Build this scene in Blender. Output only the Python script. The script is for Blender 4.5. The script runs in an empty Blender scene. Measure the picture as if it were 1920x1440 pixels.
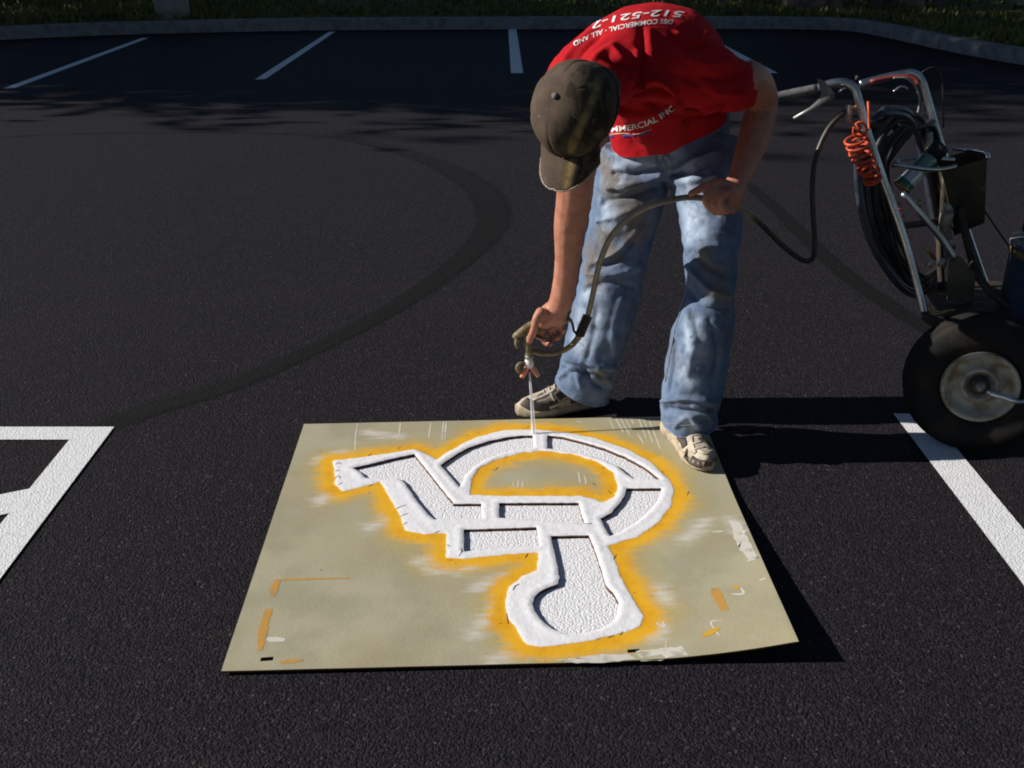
import bpy, bmesh, math, random
import numpy as np
from mathutils import Vector, Matrix, noise as mnoise
from mathutils.bvhtree import BVHTree
from mathutils.geometry import delaunay_2d_cdt

random.seed(7); np.random.seed(7)
scene = bpy.context.scene
COL = scene.collection
R = math.radians

# ------------------------------------------------------------------ camera
CAM_H = 1.55
F_PX = 1925.0                       # focal length in photo pixels (1920 wide)
PITCH = math.atan(890.0 / F_PX)
cam_d = bpy.data.cameras.new('camera')
cam_d.sensor_width = 36.0
cam_d.lens = 36.0 * F_PX / 1920.0
cam_d.clip_end = 500
scene.cycles.filter_width = 1.9
cam = bpy.data.objects.new('camera', cam_d); COL.objects.link(cam)
cam.location = (0, 0, CAM_H)
cam.rotation_euler = (math.pi / 2 - PITCH, 0, 0)
scene.camera = cam

# ------------------------------------------------------------------ light
SUN_EL, SUN_AZ = R(26.5), R(2.0)    # sun low on the left, a touch behind the scene
w = bpy.data.worlds.new('World'); scene.world = w; w.use_nodes = True
wt = w.node_tree
sky = wt.nodes.new('ShaderNodeTexSky'); sky.sky_type = 'NISHITA'; sky.sun_disc = False
sky.sun_elevation = SUN_EL; sky.altitude = 1200; sky.air_density = 0.8; sky.dust_density = 0.0; sky.ozone_density = 2.0
sun_from = Vector((-math.cos(SUN_EL) * math.cos(SUN_AZ), math.cos(SUN_EL) * math.sin(SUN_AZ), math.sin(SUN_EL)))
sky.sun_rotation = math.atan2(sun_from.x, sun_from.y)
bg = wt.nodes['Background']; wt.links.new(sky.outputs[0], bg.inputs[0]); bg.inputs[1].default_value = 0.05
sd = bpy.data.lights.new('sun', 'SUN'); sd.energy = 5.0; sd.angle = R(0.5); sd.color = (1.0, 0.95, 0.88)
sun = bpy.data.objects.new('sun', sd); COL.objects.link(sun)
sun.rotation_euler = sun_from.to_track_quat('Z', 'Y').to_euler()
sun.location = sun_from * 30
vs = scene.view_settings
vs.view_transform = 'Standard'; vs.look = 'None'; vs.gamma = 1.0; vs.use_curve_mapping = False
vs.exposure = 0.42

# ------------------------------------------------------------------ pixel helpers
CT, ST = math.cos(PITCH), math.sin(PITCH)
EYE = Vector((0, 0, CAM_H))
def ray(px, py):
    u, v = px - 960.0, py - 720.0
    return Vector((u, F_PX * CT - v * ST, -(v * CT + F_PX * ST)))
def at(px, py, Y):                   # the point of that direction at ground distance Y
    d = ray(px, py); return EYE + d * (Y / d.y)
def onz(px, py, z=0.0):              # the point of that direction at height z
    d = ray(px, py); return EYE + d * ((z - CAM_H) / d.z)
def pxm(p):                          # pixels per metre at a point
    q = Vector(p) - EYE
    return F_PX / (q.y * CT - q.z * ST)

# ------------------------------------------------------------------ object helpers
def link(o, parent=None):
    COL.objects.link(o)
    if parent is not None: o.parent = parent
    return o
def tag(o, label=None, cat=None, group=None, kind=None):
    if label: o['label'] = label
    if cat: o['category'] = cat
    if group: o['group'] = group
    if kind: o['kind'] = kind
    return o
def mesh_obj(name, me, mat, parent=None, smooth=True):
    if smooth and len(me.polygons):
        me.polygons.foreach_set('use_smooth', np.ones(len(me.polygons), dtype=bool))
    if mat is not None:
        me.materials.clear(); me.materials.append(mat)
    o = bpy.data.objects.new(name, me)
    link(o, parent)
    if parent is not None:
        o.matrix_parent_inverse = Matrix.Translation(-Vector(parent.location))
    return o
def empty(name, loc=(0, 0, 0)):
    o = bpy.data.objects.new(name, None); o.empty_display_size = 0.1; link(o); o.location = loc; return o
def pydata(name, v, f):
    me = bpy.data.meshes.new(name); me.from_pydata([tuple(p) for p in v], [], f); me.update(); return me
def bmdone(bm, name='m', recalc=True):
    if recalc: bmesh.ops.recalc_face_normals(bm, faces=bm.faces[:])
    me = bpy.data.meshes.new(name); bm.to_mesh(me); bm.free(); return me

def cr(P, n=6):                       # Catmull-Rom through rows of P
    P = np.array(P, float); out = []
    for i in range(len(P) - 1):
        a = P[max(i - 1, 0)]; b = P[i]; c = P[i + 1]; d = P[min(i + 2, len(P) - 1)]
        for k in range(n):
            t = k / n
            out.append(0.5 * ((2 * b) + (-a + c) * t + (2 * a - 5 * b + 4 * c - d) * t * t + (-a + 3 * b - 3 * c + d) * t ** 3))
    out.append(P[-1]); return np.array(out)

def tube(bm, pts, rad, n=10, side=None, cap=True, closed=False):
    """pts: points; rad: float / list of floats / list of (a,b); side: vector(s) along which a is measured"""
    pts = [Vector(p) for p in pts]; N = len(pts); rings = []
    if not hasattr(rad, '__len__'): rad = [rad] * N
    prev = None
    for i, p in enumerate(pts):
        if closed: t = pts[(i + 1) % N] - pts[i - 1]
        else: t = pts[min(i + 1, N - 1)] - pts[max(i - 1, 0)]
        if t.length < 1e-9: t = Vector((0, 0, 1))
        t.normalize()
        if side is not None:
            s = Vector(side[i]) if hasattr(side[0], '__len__') else Vector(side)
        elif prev is None:
            s = t.orthogonal()
        else: s = prev
        s = s - t * s.dot(t)
        if s.length < 1e-6: s = t.orthogonal()
        s.normalize(); prev = s; b = t.cross(s)
        ra, rb = (rad[i] if hasattr(rad[i], '__len__') else (rad[i], rad[i]))
        rings.append([bm.verts.new(p + s * (ra * math.cos(2 * math.pi * k / n)) + b * (rb * math.sin(2 * math.pi * k / n))) for k in range(n)])
    M_ = N if closed else N - 1
    for i in range(M_):
        A, B = rings[i], rings[(i + 1) % N]
        for k in range(n):
            bm.faces.new((A[k], A[(k + 1) % n], B[(k + 1) % n], B[k]))
    if cap and not closed:
        bm.faces.new(rings[0][::-1]); bm.faces.new(rings[-1])
def tube_obj(name, pts, rad, mat, parent=None, n=10, sm=0, **k):
    if sm:
        if hasattr(rad, '__len__'):
            A = cr([list(p) + [r] for p, r in zip(pts, rad)], sm); pts = A[:, :3]; rad = list(A[:, 3])
        else: pts = cr([list(p) for p in pts], sm)
    bm = bmesh.new(); tube(bm, pts, rad, n, **k); return mesh_obj(name, bmdone(bm), mat, parent)
def ball(bm, c, r, M=None, seg=16, rings=10):
    m = Matrix.Translation(Vector(c)) @ (M if M is not None else Matrix.Identity(4)) @ Matrix.Diagonal((r[0], r[1], r[2], 1)) if hasattr(r, '__len__') else Matrix.Translation(Vector(c)) @ Matrix.Scale(r, 4)
    bmesh.ops.create_uvsphere(bm, u_segments=seg, v_segments=rings, radius=1, matrix=m)
def box(bm, c, sx, sy, sz, M=None, bev=0.0):
    g = bmesh.ops.create_cube(bm, size=1, matrix=Matrix.Translation(Vector(c)) @ (M if M is not None else Matrix.Identity(4)) @ Matrix.Diagonal((sx, sy, sz, 1)))
    if bev:
        es = list({e for v in g['verts'] for e in v.link_edges})
        bmesh.ops.bevel(bm, geom=es, offset=bev, segments=2, affect='EDGES', profile=0.5)
def box_obj(name, c, s, mat, parent=None, M=None, bev=0.004):
    bm = bmesh.new(); box(bm, c, *s, M=M, bev=bev); return mesh_obj(name, bmdone(bm), mat, parent, smooth=False)
def lathe_obj(name, prof, c, axis, mat, parent=None, n=40):
    """prof: (r, h) along axis"""
    axis = Vector(axis).normalized(); s = axis.orthogonal().normalized(); b = axis.cross(s); c = Vector(c)
    v = []; f = []
    for (r, h) in prof:
        for k in range(n):
            a = 2 * math.pi * k / n; v.append(c + axis * h + (s * math.cos(a) + b * math.sin(a)) * r)
    for i in range(len(prof) - 1):
        for k in range(n):
            f.append((i * n + k, i * n + (k + 1) % n, (i + 1) * n + (k + 1) % n, (i + 1) * n + k))
    me = pydata(name, v, f); bm = bmesh.new(); bm.from_mesh(me); bmesh.ops.remove_doubles(bm, verts=bm.verts[:], dist=1e-5)
    bmesh.ops.recalc_face_normals(bm, faces=bm.faces[:]); bm.to_mesh(me); bm.free()
    return mesh_obj(name, me, mat, parent)

def remesh(me, voxel, smooth=4, fac=0.5):
    o = bpy.data.objects.new('tmp', me); COL.objects.link(o)
    m = o.modifiers.new('r', 'REMESH'); m.mode = 'VOXEL'; m.voxel_size = voxel; m.use_smooth_shade = True
    s = o.modifiers.new('s', 'SMOOTH'); s.factor = fac; s.iterations = smooth
    dg = bpy.context.evaluated_depsgraph_get(); dg.update()
    out = bpy.data.meshes.new_from_object(o.evaluated_get(dg)); bpy.data.objects.remove(o)
    return out
def coords(me):
    a = np.empty(len(me.vertices) * 3); me.vertices.foreach_get('co', a); return a.reshape(-1, 3)
def normals(me):
    a = np.empty(len(me.vertices) * 3); me.vertices.foreach_get('normal', a); return a.reshape(-1, 3)
def setco(me, a):
    me.vertices.foreach_set('co', a.ravel()); me.update()
def bvh(me):
    return BVHTree.FromPolygons([v.co.copy() for v in me.vertices], [tuple(p.vertices) for p in me.polygons])
def hits(tree, pxs, n=6):
    P = cr(pxs, n); out = []
    for x, y in P:
        d = ray(x, y).normalized(); h = tree.ray_cast(EYE, d)
        if h[0] is not None: out.append(h[0])
    return out
def seg_dist(V, pts):                 # distance of every row of V to the polyline pts
    pts = [np.array(p, float) for p in pts]; D = np.full(len(V), 1e9)
    for a, b in zip(pts[:-1], pts[1:]):
        ab = b - a; L = max(ab @ ab, 1e-12)
        t = np.clip(((V - a) @ ab) / L, 0, 1)
        d = np.linalg.norm(V - a - t[:, None] * ab, axis=1); D = np.minimum(D, d)
    return D
def folds(me, flist):                 # ridges (+) and creases (-) of cloth along lines found on the surface
    tr = bvh(me); V = coords(me); Nn = normals(me); amt = np.zeros(len(V))
    for pxs, wd, amp in flist:
        h = hits(tr, pxs)
        if len(h) < 2: continue
        d = seg_dist(V, h)
        amt += amp * np.exp(-(d / wd) ** 2)
    setco(me, V + Nn * amt[:, None])
def wrinkle(me, scale, amp, off=0.0, stretch=(1, 1, 1)):
    V = coords(me); Nn = normals(me)
    a = np.array([mnoise.noise(Vector((p[0] * scale * stretch[0] + off, p[1] * scale * stretch[1], p[2] * scale * stretch[2]))) for p in V])
    setco(me, V + Nn * (a * amp)[:, None])
def attr(me, name, vals):
    a = me.attributes.get(name) or me.attributes.new(name, 'FLOAT', 'POINT'); a.data.foreach_set('value', np.asarray(vals, np.float32))
def mask(me, lines, tr=None):         # 0..1 marks along lines on the surface: [(px polyline, width m)]
    tr = tr or bvh(me); V = coords(me); m = np.zeros(len(V))
    for pxs, wd in lines:
        h = hits(tr, pxs) if len(pxs) > 1 else hits(tr, [pxs[0], (pxs[0][0] + 1, pxs[0][1])])
        if not h: continue
        if len(h) == 1: h = h * 2
        m = np.maximum(m, np.clip(1.5 - seg_dist(V, h) / wd, 0, 1))
    return m

# ------------------------------------------------------------------ materials
class NT:
    def __init__(s, name):
        s.m = bpy.data.materials.new(name); s.m.use_nodes = True; s.t = s.m.node_tree
        s.b = s.t.nodes['Principled BSDF']; s.out = s.t.nodes['Material Output']
        s.co = s.n('ShaderNodeTexCoord').outputs['Object']
    def n(s, ty, **kw):
        x = s.t.nodes.new(ty)
        for k, v in kw.items(): setattr(x, k, v)
        return x
    def l(s, a, b): s.t.links.new(a, b)
    def put(s, sock, v):
        if hasattr(v, 'is_linked') or hasattr(v, 'links'): s.l(v, sock)
        elif hasattr(v, '__len__') and len(v) == 3 and sock.type == 'RGBA': sock.default_value = (*v, 1)
        else: sock.default_value = v
    def noise(s, scale, detail=3, rough=0.55, co=None, stretch=None):
        x = s.n('ShaderNodeTexNoise'); x.inputs['Scale'].default_value = scale; x.inputs['Detail'].default_value = detail; x.inputs['Roughness'].default_value = rough
        c = co or s.co
        if stretch:
            mp = s.n('ShaderNodeMapping'); mp.inputs['Scale'].default_value = stretch; s.l(c, mp.inputs[0]); c = mp.outputs[0]
        s.l(c, x.inputs['Vector']); return x.outputs['Fac']
    def vor(s, scale, feat='F1', out='Distance', co=None):
        x = s.n('ShaderNodeTexVoronoi', feature=feat); x.inputs['Scale'].default_value = scale; s.l(co or s.co, x.inputs['Vector']); return x.outputs[out]
    def math(s, op, a, b=0.0, c=None, clamp=False):
        x = s.n('ShaderNodeMath', operation=op); x.use_clamp = clamp
        s.put(x.inputs[0], a); s.put(x.inputs[1], b)
        if c is not None: s.put(x.inputs[2], c)
        return x.outputs[0]
    def ramp(s, f, lo, hi, a=0.0, b=1.0):
        x = s.n('ShaderNodeMapRange'); x.interpolation_type = 'SMOOTHSTEP'
        for i, v in enumerate((f, lo, hi, a, b)): s.put(x.inputs[i], v)
        return x.outputs[0]
    def mix(s, f, a, b):
        x = s.n('ShaderNodeMix', data_type='RGBA'); s.put(x.inputs[0], f); s.put(x.inputs[6], a); s.put(x.inputs[7], b); return x.outputs[2]
    def attr(s, name): x = s.n('ShaderNodeAttribute', attribute_name=name); return x.outputs['Fac']
    def bump(s, h, strength=0.5, dist=0.005, prev=None):
        x = s.n('ShaderNodeBump'); x.inputs['Strength'].default_value = strength; x.inputs['Distance'].default_value = dist; s.l(h, x.inputs['Height'])
        if prev: s.l(prev, x.inputs['Normal'])
        return x.outputs[0]
    def done(s, color=None, rough=None, metal=None, spec=None, normal=None):
        if color is not None: s.put(s.b.inputs['Base Color'], color)
        if rough is not None: s.put(s.b.inputs['Roughness'], rough)
        if metal is not None: s.put(s.b.inputs['Metallic'], metal)
        if spec is not None: s.put(s.b.inputs['Specular IOR Level'], spec)
        if normal is not None: s.l(normal, s.b.inputs['Normal'])
        return s.m
def simple(name, c1, c2=None, scale=30, rough=0.6, metal=0.0, spec=0.4, lo=0.4, hi=0.65, bump=0.0, bscale=120, bdist=0.002):
    m = NT(name); c2 = c2 or tuple(x * 0.75 for x in c1)
    f = m.ramp(m.noise(scale, 5), lo, hi)
    nb = m.bump(m.noise(bscale, 3), bump, bdist) if bump else None
    return m.done(m.mix(f, c1, c2), m.math('ADD', m.math('MULTIPLY', m.noise(scale * 2.3, 2), 0.25), rough - 0.12), metal, spec, nb)

def asphalt_height(m):
    g1 = m.vor(150); g2 = m.vor(290); nz = m.noise(90, 4, 0.6)
    return m.math('ADD', m.math('MULTIPLY', g1, -0.9), m.math('ADD', m.math('MULTIPLY', g2, -0.45), m.math('MULTIPLY', nz, 0.6)))
def make_asphalt():
    m = NT('asphalt'); h = asphalt_height(m)
    cell = m.vor(170, out='Color'); sep = m.n('ShaderNodeSeparateColor'); m.l(cell, sep.inputs[0])
    c = m.mix(m.ramp(sep.outputs[0], 0.2, 0.95), (0.0126, 0.0112, 0.0136), (0.0270, 0.0240, 0.0285))
    c = m.mix(m.ramp(sep.outputs[1], 0.965, 1.0), c, (0.07, 0.06, 0.06))
    c = m.mix(m.math('MULTIPLY', m.ramp(m.noise(0.9, 4), 0.4, 0.7), 0.3), c, (0.0225, 0.0195, 0.0215))
    return m.done(c, m.math('ADD', 0.62, m.math('MULTIPLY', sep.outputs[2], 0.25)), 0, 0.06, m.bump(h, 0.8, 0.0045))
def make_linepaint(name, c1=(0.74, 0.74, 0.75), wear=0.0):
    m = NT(name); h = asphalt_height(m)
    c = m.mix(m.ramp(m.noise(45, 5), 0.45, 0.75), c1, tuple(x * 0.86 for x in c1))
    c = m.mix(m.ramp(m.vor(60), 0.0, 0.09, 0.30, 0), c, (0.09, 0.09, 0.095))
    return m.done(c, 0.6, 0, 0.4, m.bump(h, 0.45, 0.004))
def make_mark():
    m = NT('tyre_mark'); h = asphalt_height(m)
    uv = m.n('ShaderNodeTexCoord').outputs['UV']; sp = m.n('ShaderNodeSeparateXYZ'); m.l(uv, sp.inputs[0])
    v = sp.outputs['Y']; e = m.math('MULTIPLY', m.math('MULTIPLY', v, m.math('SUBTRACT', 1.0, v)), 4.0)
    a = m.ramp(m.math('MULTIPLY', e, m.math('ADD', 0.45, m.noise(14, 4))), 0.15, 0.8, 0, 0.76)
    u = sp.outputs['X']; a = m.math('MULTIPLY', a, m.math('MULTIPLY', m.ramp(u, 0, 0.07), m.ramp(u, 1.0, 0.93)))
    m.done((0.0050, 0.0046, 0.0042), 0.75, 0, 0.25, m.bump(h, 0.4, 0.004))
    tr = m.n('ShaderNodeBsdfTransparent'); mx = m.n('ShaderNodeMixShader')
    m.l(a, mx.inputs[0]); m.l(tr.outputs[0], mx.inputs[1]); m.l(m.b.outputs[0], mx.inputs[2]); m.l(mx.outputs[0], m.out.inputs[0])
    return m.m
MAT = {}
MAT['asphalt'] = make_asphalt(); MAT['line'] = make_linepaint('line_paint'); MAT['mark'] = make_mark()
MAT['fresh'] = make_linepaint('fresh_paint', (0.80, 0.80, 0.82))
MAT['kerb'] = simple('kerb_concrete', (0.20, 0.19, 0.19), (0.13, 0.125, 0.12), 9, 0.9, bump=0.5, bscale=70, bdist=0.004)
MAT['concrete'] = simple('post_concrete', (0.30, 0.29, 0.28), (0.22, 0.21, 0.20), 6, 0.9, bump=0.4, bscale=60, bdist=0.004)
MAT['soil'] = simple('lawn', (0.085, 0.085, 0.022), (0.045, 0.042, 0.018), 3, 0.95, bump=0.6, bscale=40, bdist=0.02)
MAT['blade'] = simple('grass_blade', (0.12, 0.125, 0.024), (0.075, 0.085, 0.02), 2.2, 0.8)
MAT['bark'] = simple('bark', (0.16, 0.11, 0.085), (0.07, 0.05, 0.04), 7, 0.95, bump=0.9, bscale=22, bdist=0.03)
MAT['leaf'] = simple('leaf', (0.05, 0.085, 0.022), (0.085, 0.11, 0.03), 1.3, 0.65)

# ------------------------------------------------------------------ ground, kerb, markings
def sheet(name, pts, z, mat, kind='structure'):
    me = pydata(name, [(p[0], p[1], z) for p in pts], [tuple(range(len(pts)))])
    o = mesh_obj(name, me, mat, smooth=False); o['kind'] = kind
    return o
def grid_sheet(name, x0, x1, y0, y1, z, mat):
    o = sheet(name, [(x0, y0), (x1, y0), (x1, y1), (x0, y1)], z, mat); return o
grid_sheet('asphalt_pavement', -150, 150, -60, 200, 0.0, MAT['asphalt'])

def px_quad(name, pts, z=0.004, mat=None, label=None):
    o = sheet(name, [onz(x, y, z) for x, y in pts], z, mat or MAT['line'])
    if label: o['label'] = label
    return o
# far row of bays
px_quad('parking_line', [(5, 166), (28, 165), (279, 71), (266, 71)])
px_quad('parking_line', [(478, 149), (498, 148), (629, 59), (616, 60)])
px_quad('parking_line', [(958, 137), (981, 137), (968, 53), (953, 54)])
px_quad('parking_line', [(1437, 137), (1459, 137), (1297, 53), (1283, 53)])
for k in (-2, -1):                                        # the row runs on outside the picture
    d = 2.62 * k; p = [onz(*q, 0.004) for q in [(5, 166), (28, 165), (279, 71), (266, 71)]]
    sheet('parking_line', [(q.x + d, q.y) for q in p], 0.004, MAT['line'])
# near bay: line on the right, hatched aisle on the left
def along(p, q, t): return p + (q - p) * t
a0, a1 = onz(1675, 775, .004), onz(1770, 900, .004); b0 = onz(1741, 777, .004)
dv = (a1 - a0).normalized(); LEN = 2.9
sheet('parking_line', [a0, b0, b0 + dv * LEN, a0 + dv * LEN], 0.004, MAT['line'])
c0 = onz(214, 800, .004); dl = (onz(0, 1085, .004) - c0).normalized(); wv = Vector((-0.113, 0, 0))
L = 2.9; AW = 1.55
out = [c0, c0 + dl * L, c0 + dl * L + wv, c0 + dl * 0.09 + wv, c0 + dl * 0.09 - Vector((AW - .113, 0, 0)), c0 + dl * L - Vector((AW - .113, 0, 0)), c0 + dl * L - Vector((AW, 0, 0)), c0 - Vector((AW, 0, 0))]
sheet('access_aisle_border', out, 0.004, MAT['line'])
dh = (onz(0, 927, .004) - onz(60, 915, .004)); dh = dh / abs(dh.x)
h0 = onz(60, 915, .0035)
for k in range(3):
    p = Vector((h0.x + .05, h0.y + dh.y * -.05, 0)) + dl * (0.8 * k)
    q = p + dh * (AW - .22)
    e = dl * 0.135
    sheet('access_aisle_hatch', [p, p + e, q + e, q], 0.0035, MAT['line'])

# turning marks scuffed into the sealcoat
def mark(pxs, widths, z=0.002):
    A = cr([list(onz(x, y, z)) + [wd] for (x, y), wd in zip(pxs, widths)], 8); n = len(A); v = []; f = []; uv = []
    for i in range(n):
        t = A[min(i + 1, n - 1), :2] - A[max(i - 1, 0), :2]; t = t / np.linalg.norm(t); s = np.array([-t[1], t[0]])
        for sg, vv in ((-1, 0), (1, 1)):
            q = A[i, :2] + s * sg * A[i, 3] * 0.5; v.append((q[0], q[1], z)); uv.append((i / (n - 1), vv))
    for i in range(n - 1): f.append((2 * i, 2 * i + 2, 2 * i + 3, 2 * i + 1))
    me = pydata('tyre_mark', v, f); ul = me.uv_layers.new(name='UVMap')
    for lp in me.loops: ul.data[lp.index].uv = uv[lp.vertex_index]
    o = mesh_obj('tyre_mark', me, MAT['mark'], smooth=False); o['kind'] = 'structure'; return o
mark([(-60, 262), (120, 250), (420, 247), (620, 256), (780, 292), (890, 345), (925, 395), (912, 440), (850, 500), (740, 575), (600, 648), (440, 718), (290, 765), (150, 815)],
     [.10, .10, .12, .14, .20, .26, .26, .22, .17, .14, .13, .14, .15, .16])
mark([(1340, 300), (1420, 360), (1500, 436), (1580, 510), (1680, 580), (1790, 645)], [.08, .10, .12, .13, .13, .13], 0.0024)
mark([(560, 262), (760, 240), (1000, 232), (1300, 238), (1600, 225), (1920, 200)], [.05, .07, .07, .07, .08, .08], 0.0028)

# kerb round the lot
kb = [onz(x, y) for x, y in [(-420, 108), (-200, 88), (0, 75), (150, 68), (300, 63), (600, 57), (960, 55), (1300, 54), (1500, 55), (1590, 58), (1650, 68), (1750, 90), (1850, 110), (1960, 128), (2150, 152), (2500, 180)]]
kb = [Vector(p) for p in cr([list(p) for p in kb], 5)]
v = []; f = []
prof = [(0, 0.0), (0.015, 0.13), (0.05, 0.155), (0.19, 0.155), (0.22, 0.10)]
def outward(i):
    t = kb[min(i + 1, len(kb) - 1)] - kb[max(i - 1, 0)]; t.normalize(); return Vector((-t.y, t.x, 0))
for i, p in enumerate(kb):
    for (d, z) in prof: q = p + outward(i) * d; v.append((q.x, q.y, z))
k = len(prof)
for i in range(len(kb) - 1):
    for j in range(k - 1): f.append((i * k + j, (i + 1) * k + j, (i + 1) * k + j + 1, i * k + j + 1))
o = mesh_obj('kerb', pydata('kerb', v, f), MAT['kerb'], smooth=False); o['kind'] = 'structure'
# lawn behind the kerb, gently uneven
inner = [p + outward(i) * 0.2 for i, p in enumerate(kb)]
v = []; f = []; NR = 12
for i, p in enumerate(inner):
    tgt = p + Vector((p.x * 1.2 if abs(p.x) > 6.4 else p.x * 0.5, 60 if p.y > 10 else 40, 0))
    if p.x > 6: tgt = Vector((p.x + 60, p.y + 45, 0))
    if p.x < -6.6: tgt = Vector((p.x - 60, p.y + 45, 0))
    for j in range(NR):
        q = p.lerp(tgt, (j / (NR - 1)) ** 2.2)
        v.append((q.x, q.y, 0.135 + (0.0 if j == 0 else 0.05 * mnoise.noise(Vector((q.x * .5, q.y * .5, 1))) + 0.02)))
for i in range(len(inner) - 1):
    for j in range(NR - 1): f.append((i * NR + j, (i + 1) * NR + j, (i + 1) * NR + j + 1, i * NR + j + 1))
o = mesh_obj('lawn_ground', pydata('lawn', v, f), MAT['soil']); o['kind'] = 'structure'
lawn_bvh = bvh(o.data)
v = []; f = []
for k in range(26000):
    i = random.randrange(len(inner) - 1); p = inner[i].lerp(inner[i + 1], random.random()) + outward(i) * (0.05 + random.random() ** 1.4 * 8)
    p = p + Vector((random.uniform(-.3, .3), random.uniform(0, .3), 0))
    h = lawn_bvh.ray_cast(Vector((p.x, p.y, 2)), Vector((0, 0, -1)))
    if h[0] is None: continue
    a = random.random() * 6.28; s = random.uniform(.02, .05); hh = random.uniform(.04, .11)
    c, sn = math.cos(a) * s, math.sin(a) * s; b = len(v); z = h[0].z
    v += [(p.x - c, p.y - sn, z - .01), (p.x + c, p.y + sn, z - .01), (p.x + random.uniform(-.04, .04), p.y + random.uniform(-.04, .04), z + hh)]
    f.append((b, b + 1, b + 2))
o = mesh_obj('grass', pydata('grass', v, f), MAT['blade'], smooth=False); tag(o, 'short mown grass on the lawn behind the kerb', 'grass', kind='stuff')
# verge out of frame on the left carries the shade trees
sheet('side_lawn', [(-9.6, -20), (-9.6, 13.2), (-12, 14), (-70, 60), (-90, -20)][::-1], 0.05, MAT['soil'])

# concrete foot of a light pole
pb = onz(325, 33, 0.15)
t_ = empty('lamp_post', (pb.x, pb.y, 0.12)); tag(t_, 'grey lamp post on a thick round concrete footing behind the far kerb', 'lamp post')
lathe_obj('concrete_footing', [(0.0, -.2), (0.235, -.2), (0.235, 0.72), (0.215, 0.76), (0.0, 0.76)], t_.location, (0, 0, 1), MAT['concrete'], t_)
MAT['steel_dull'] = simple('dull_steel', (0.25, 0.25, 0.26), (0.18, 0.18, 0.18), 12, 0.5, 0.8)
lathe_obj('pole', [(0, .76), (0.075, 0.76), (0.05, 6.5), (0, 6.5)], t_.location, (0, 0, 1), MAT['steel_dull'], t_, 16)
box_obj('lamp_head', Vector(t_.location) + Vector((.35, 0, 6.5)), (.75, .3, .12), MAT['steel_dull'], t_)

# ------------------------------------------------------------------ trees
def tree_meshes(seed, height, spread, nleaf, trunk_r):
    rnd = random.Random(seed); bm = bmesh.new()
    pts = []; x = y = 0
    for i in range(9):
        t = i / 8; pts.append((x, y, -0.2 + t * height * 0.75)); x += rnd.uniform(-.12, .12); y += rnd.uniform(-.12, .12)
    rr = [trunk_r * (1.55 if i == 0 else 1.12 if i == 1 else 1) * (1 - 0.09 * i) for i in range(9)]
    tube(bm, cr(pts, 3), list(np.interp(np.linspace(0, 8, 25), range(9), rr)), 14)
    ends = []
    for k in range(14):
        i = rnd.randint(3, 8); a = rnd.random() * 6.28; L_ = spread * rnd.uniform(.5, 1.0)
        p0 = Vector(pts[i]); p1 = p0 + Vector((math.cos(a) * L_ * .5, math.sin(a) * L_ * .5, L_ * .28)); p2 = p1 + Vector((math.cos(a + .3) * L_ * .5, math.sin(a + .3) * L_ * .5, L_ * rnd.uniform(.1, .4)))
        tube(bm, cr([p0, p1, p2], 3), list(np.linspace(trunk_r * .4, .02, 7)), 6)
        ends += [p1, p1.lerp(p2, .5), p2]
    ends.append(Vector(pts[-1]) + Vector((0, 0, .8)))
    trunk = bmdone(bm, 'trunk')
    v = []; f = []
    for k in range(nleaf):
        c = rnd.choice(ends) + Vector((rnd.gauss(0, 1), rnd.gauss(0, 1), rnd.gauss(0, .8))) * spread * .2
        if c.z < height * .2: continue
        n = Vector((rnd.gauss(0, 1), rnd.gauss(0, 1), rnd.gauss(0, 1) + .6)).normalized(); s = n.orthogonal().normalized(); b = n.cross(s); q = rnd.uniform(.09, .2); e = rnd.random() * 6.28
        s, b = s * math.cos(e) + b * math.sin(e), b * math.cos(e) - s * math.sin(e)
        i = len(v); v += [c - s * q, c + b * q * .5, c + s * q, c - b * q * .5]; f.append((i, i + 1, i + 2, i + 3))
    return trunk, pydata('crown', v, f)
protos = [tree_meshes(s, hgt, sp, 4800, tr) for s, hgt, sp, tr in ((1, 9.5, 3.4, .24), (2, 11, 3.8, .28), (3, 8, 3.0, .19))]
def tree(x, y, p, rot, sc, label, group, z=0.12):
    e = empty('tree', (x, y, z)); tag(e, label, 'tree', group); e.rotation_euler = (0, 0, rot); e.scale = (sc, sc, sc)
    for nm, me, mt in (('trunk', protos[p][0], MAT['bark']), ('crown', protos[p][1], MAT['leaf'])):
        if not me.materials: me.materials.append(mt)
        o = bpy.data.objects.new(nm, me); link(o, e)
def gpos(px, py): q = onz(px, py, 0.15); return q.x, q.y
x, y = gpos(1525, 17); tree(x, y, 1, 1.0, 1.25, 'broad dark tree trunk on the lawn, nearest the bent back', 'trees on the far lawn')
x, y = gpos(1658, 14); tree(x, y, 2, 2.0, .85, 'thin dark tree trunk beside the sunlit trunk', 'trees on the far lawn')
x, y = gpos(1682, 10); tree(x, y, 2, 4.2, .9, 'tree with pale sunlit bark between two dark trunks', 'trees on the far lawn')
x, y = gpos(1708, 20); tree(x, y, 2, 5.0, .8, 'dark slender tree trunk right of the sunlit trunk', 'trees on the far lawn')
x, y = gpos(95, 3); tree(x, y, 0, .5, 1.2, 'dark tree trunk at the far left edge of the lawn', 'trees on the far lawn')
x, y = gpos(1800, -1); tree(x, y, 0, 3.5, 1.0, 'tree far behind on the lawn at the right', 'trees on the far lawn')
SH = [(-11.8, 12.4, 2, .3, 1.0), (-12.4, 15.2, 1, 1.4, 1.0), (-15, 13.8, 1, 2.4, 1.15), (-13.2, 17.4, 2, 3.3, .9), (-19, 15.0, 1, .9, 1.2), (-25, 15.2, 1, 2.2, 1.3)]
for (x, y, p, r, s) in SH:
    tree(x, y, p, r, s, 'shade tree standing outside the picture to the left of the lot', 'shade trees beside the lot', .05)
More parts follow.
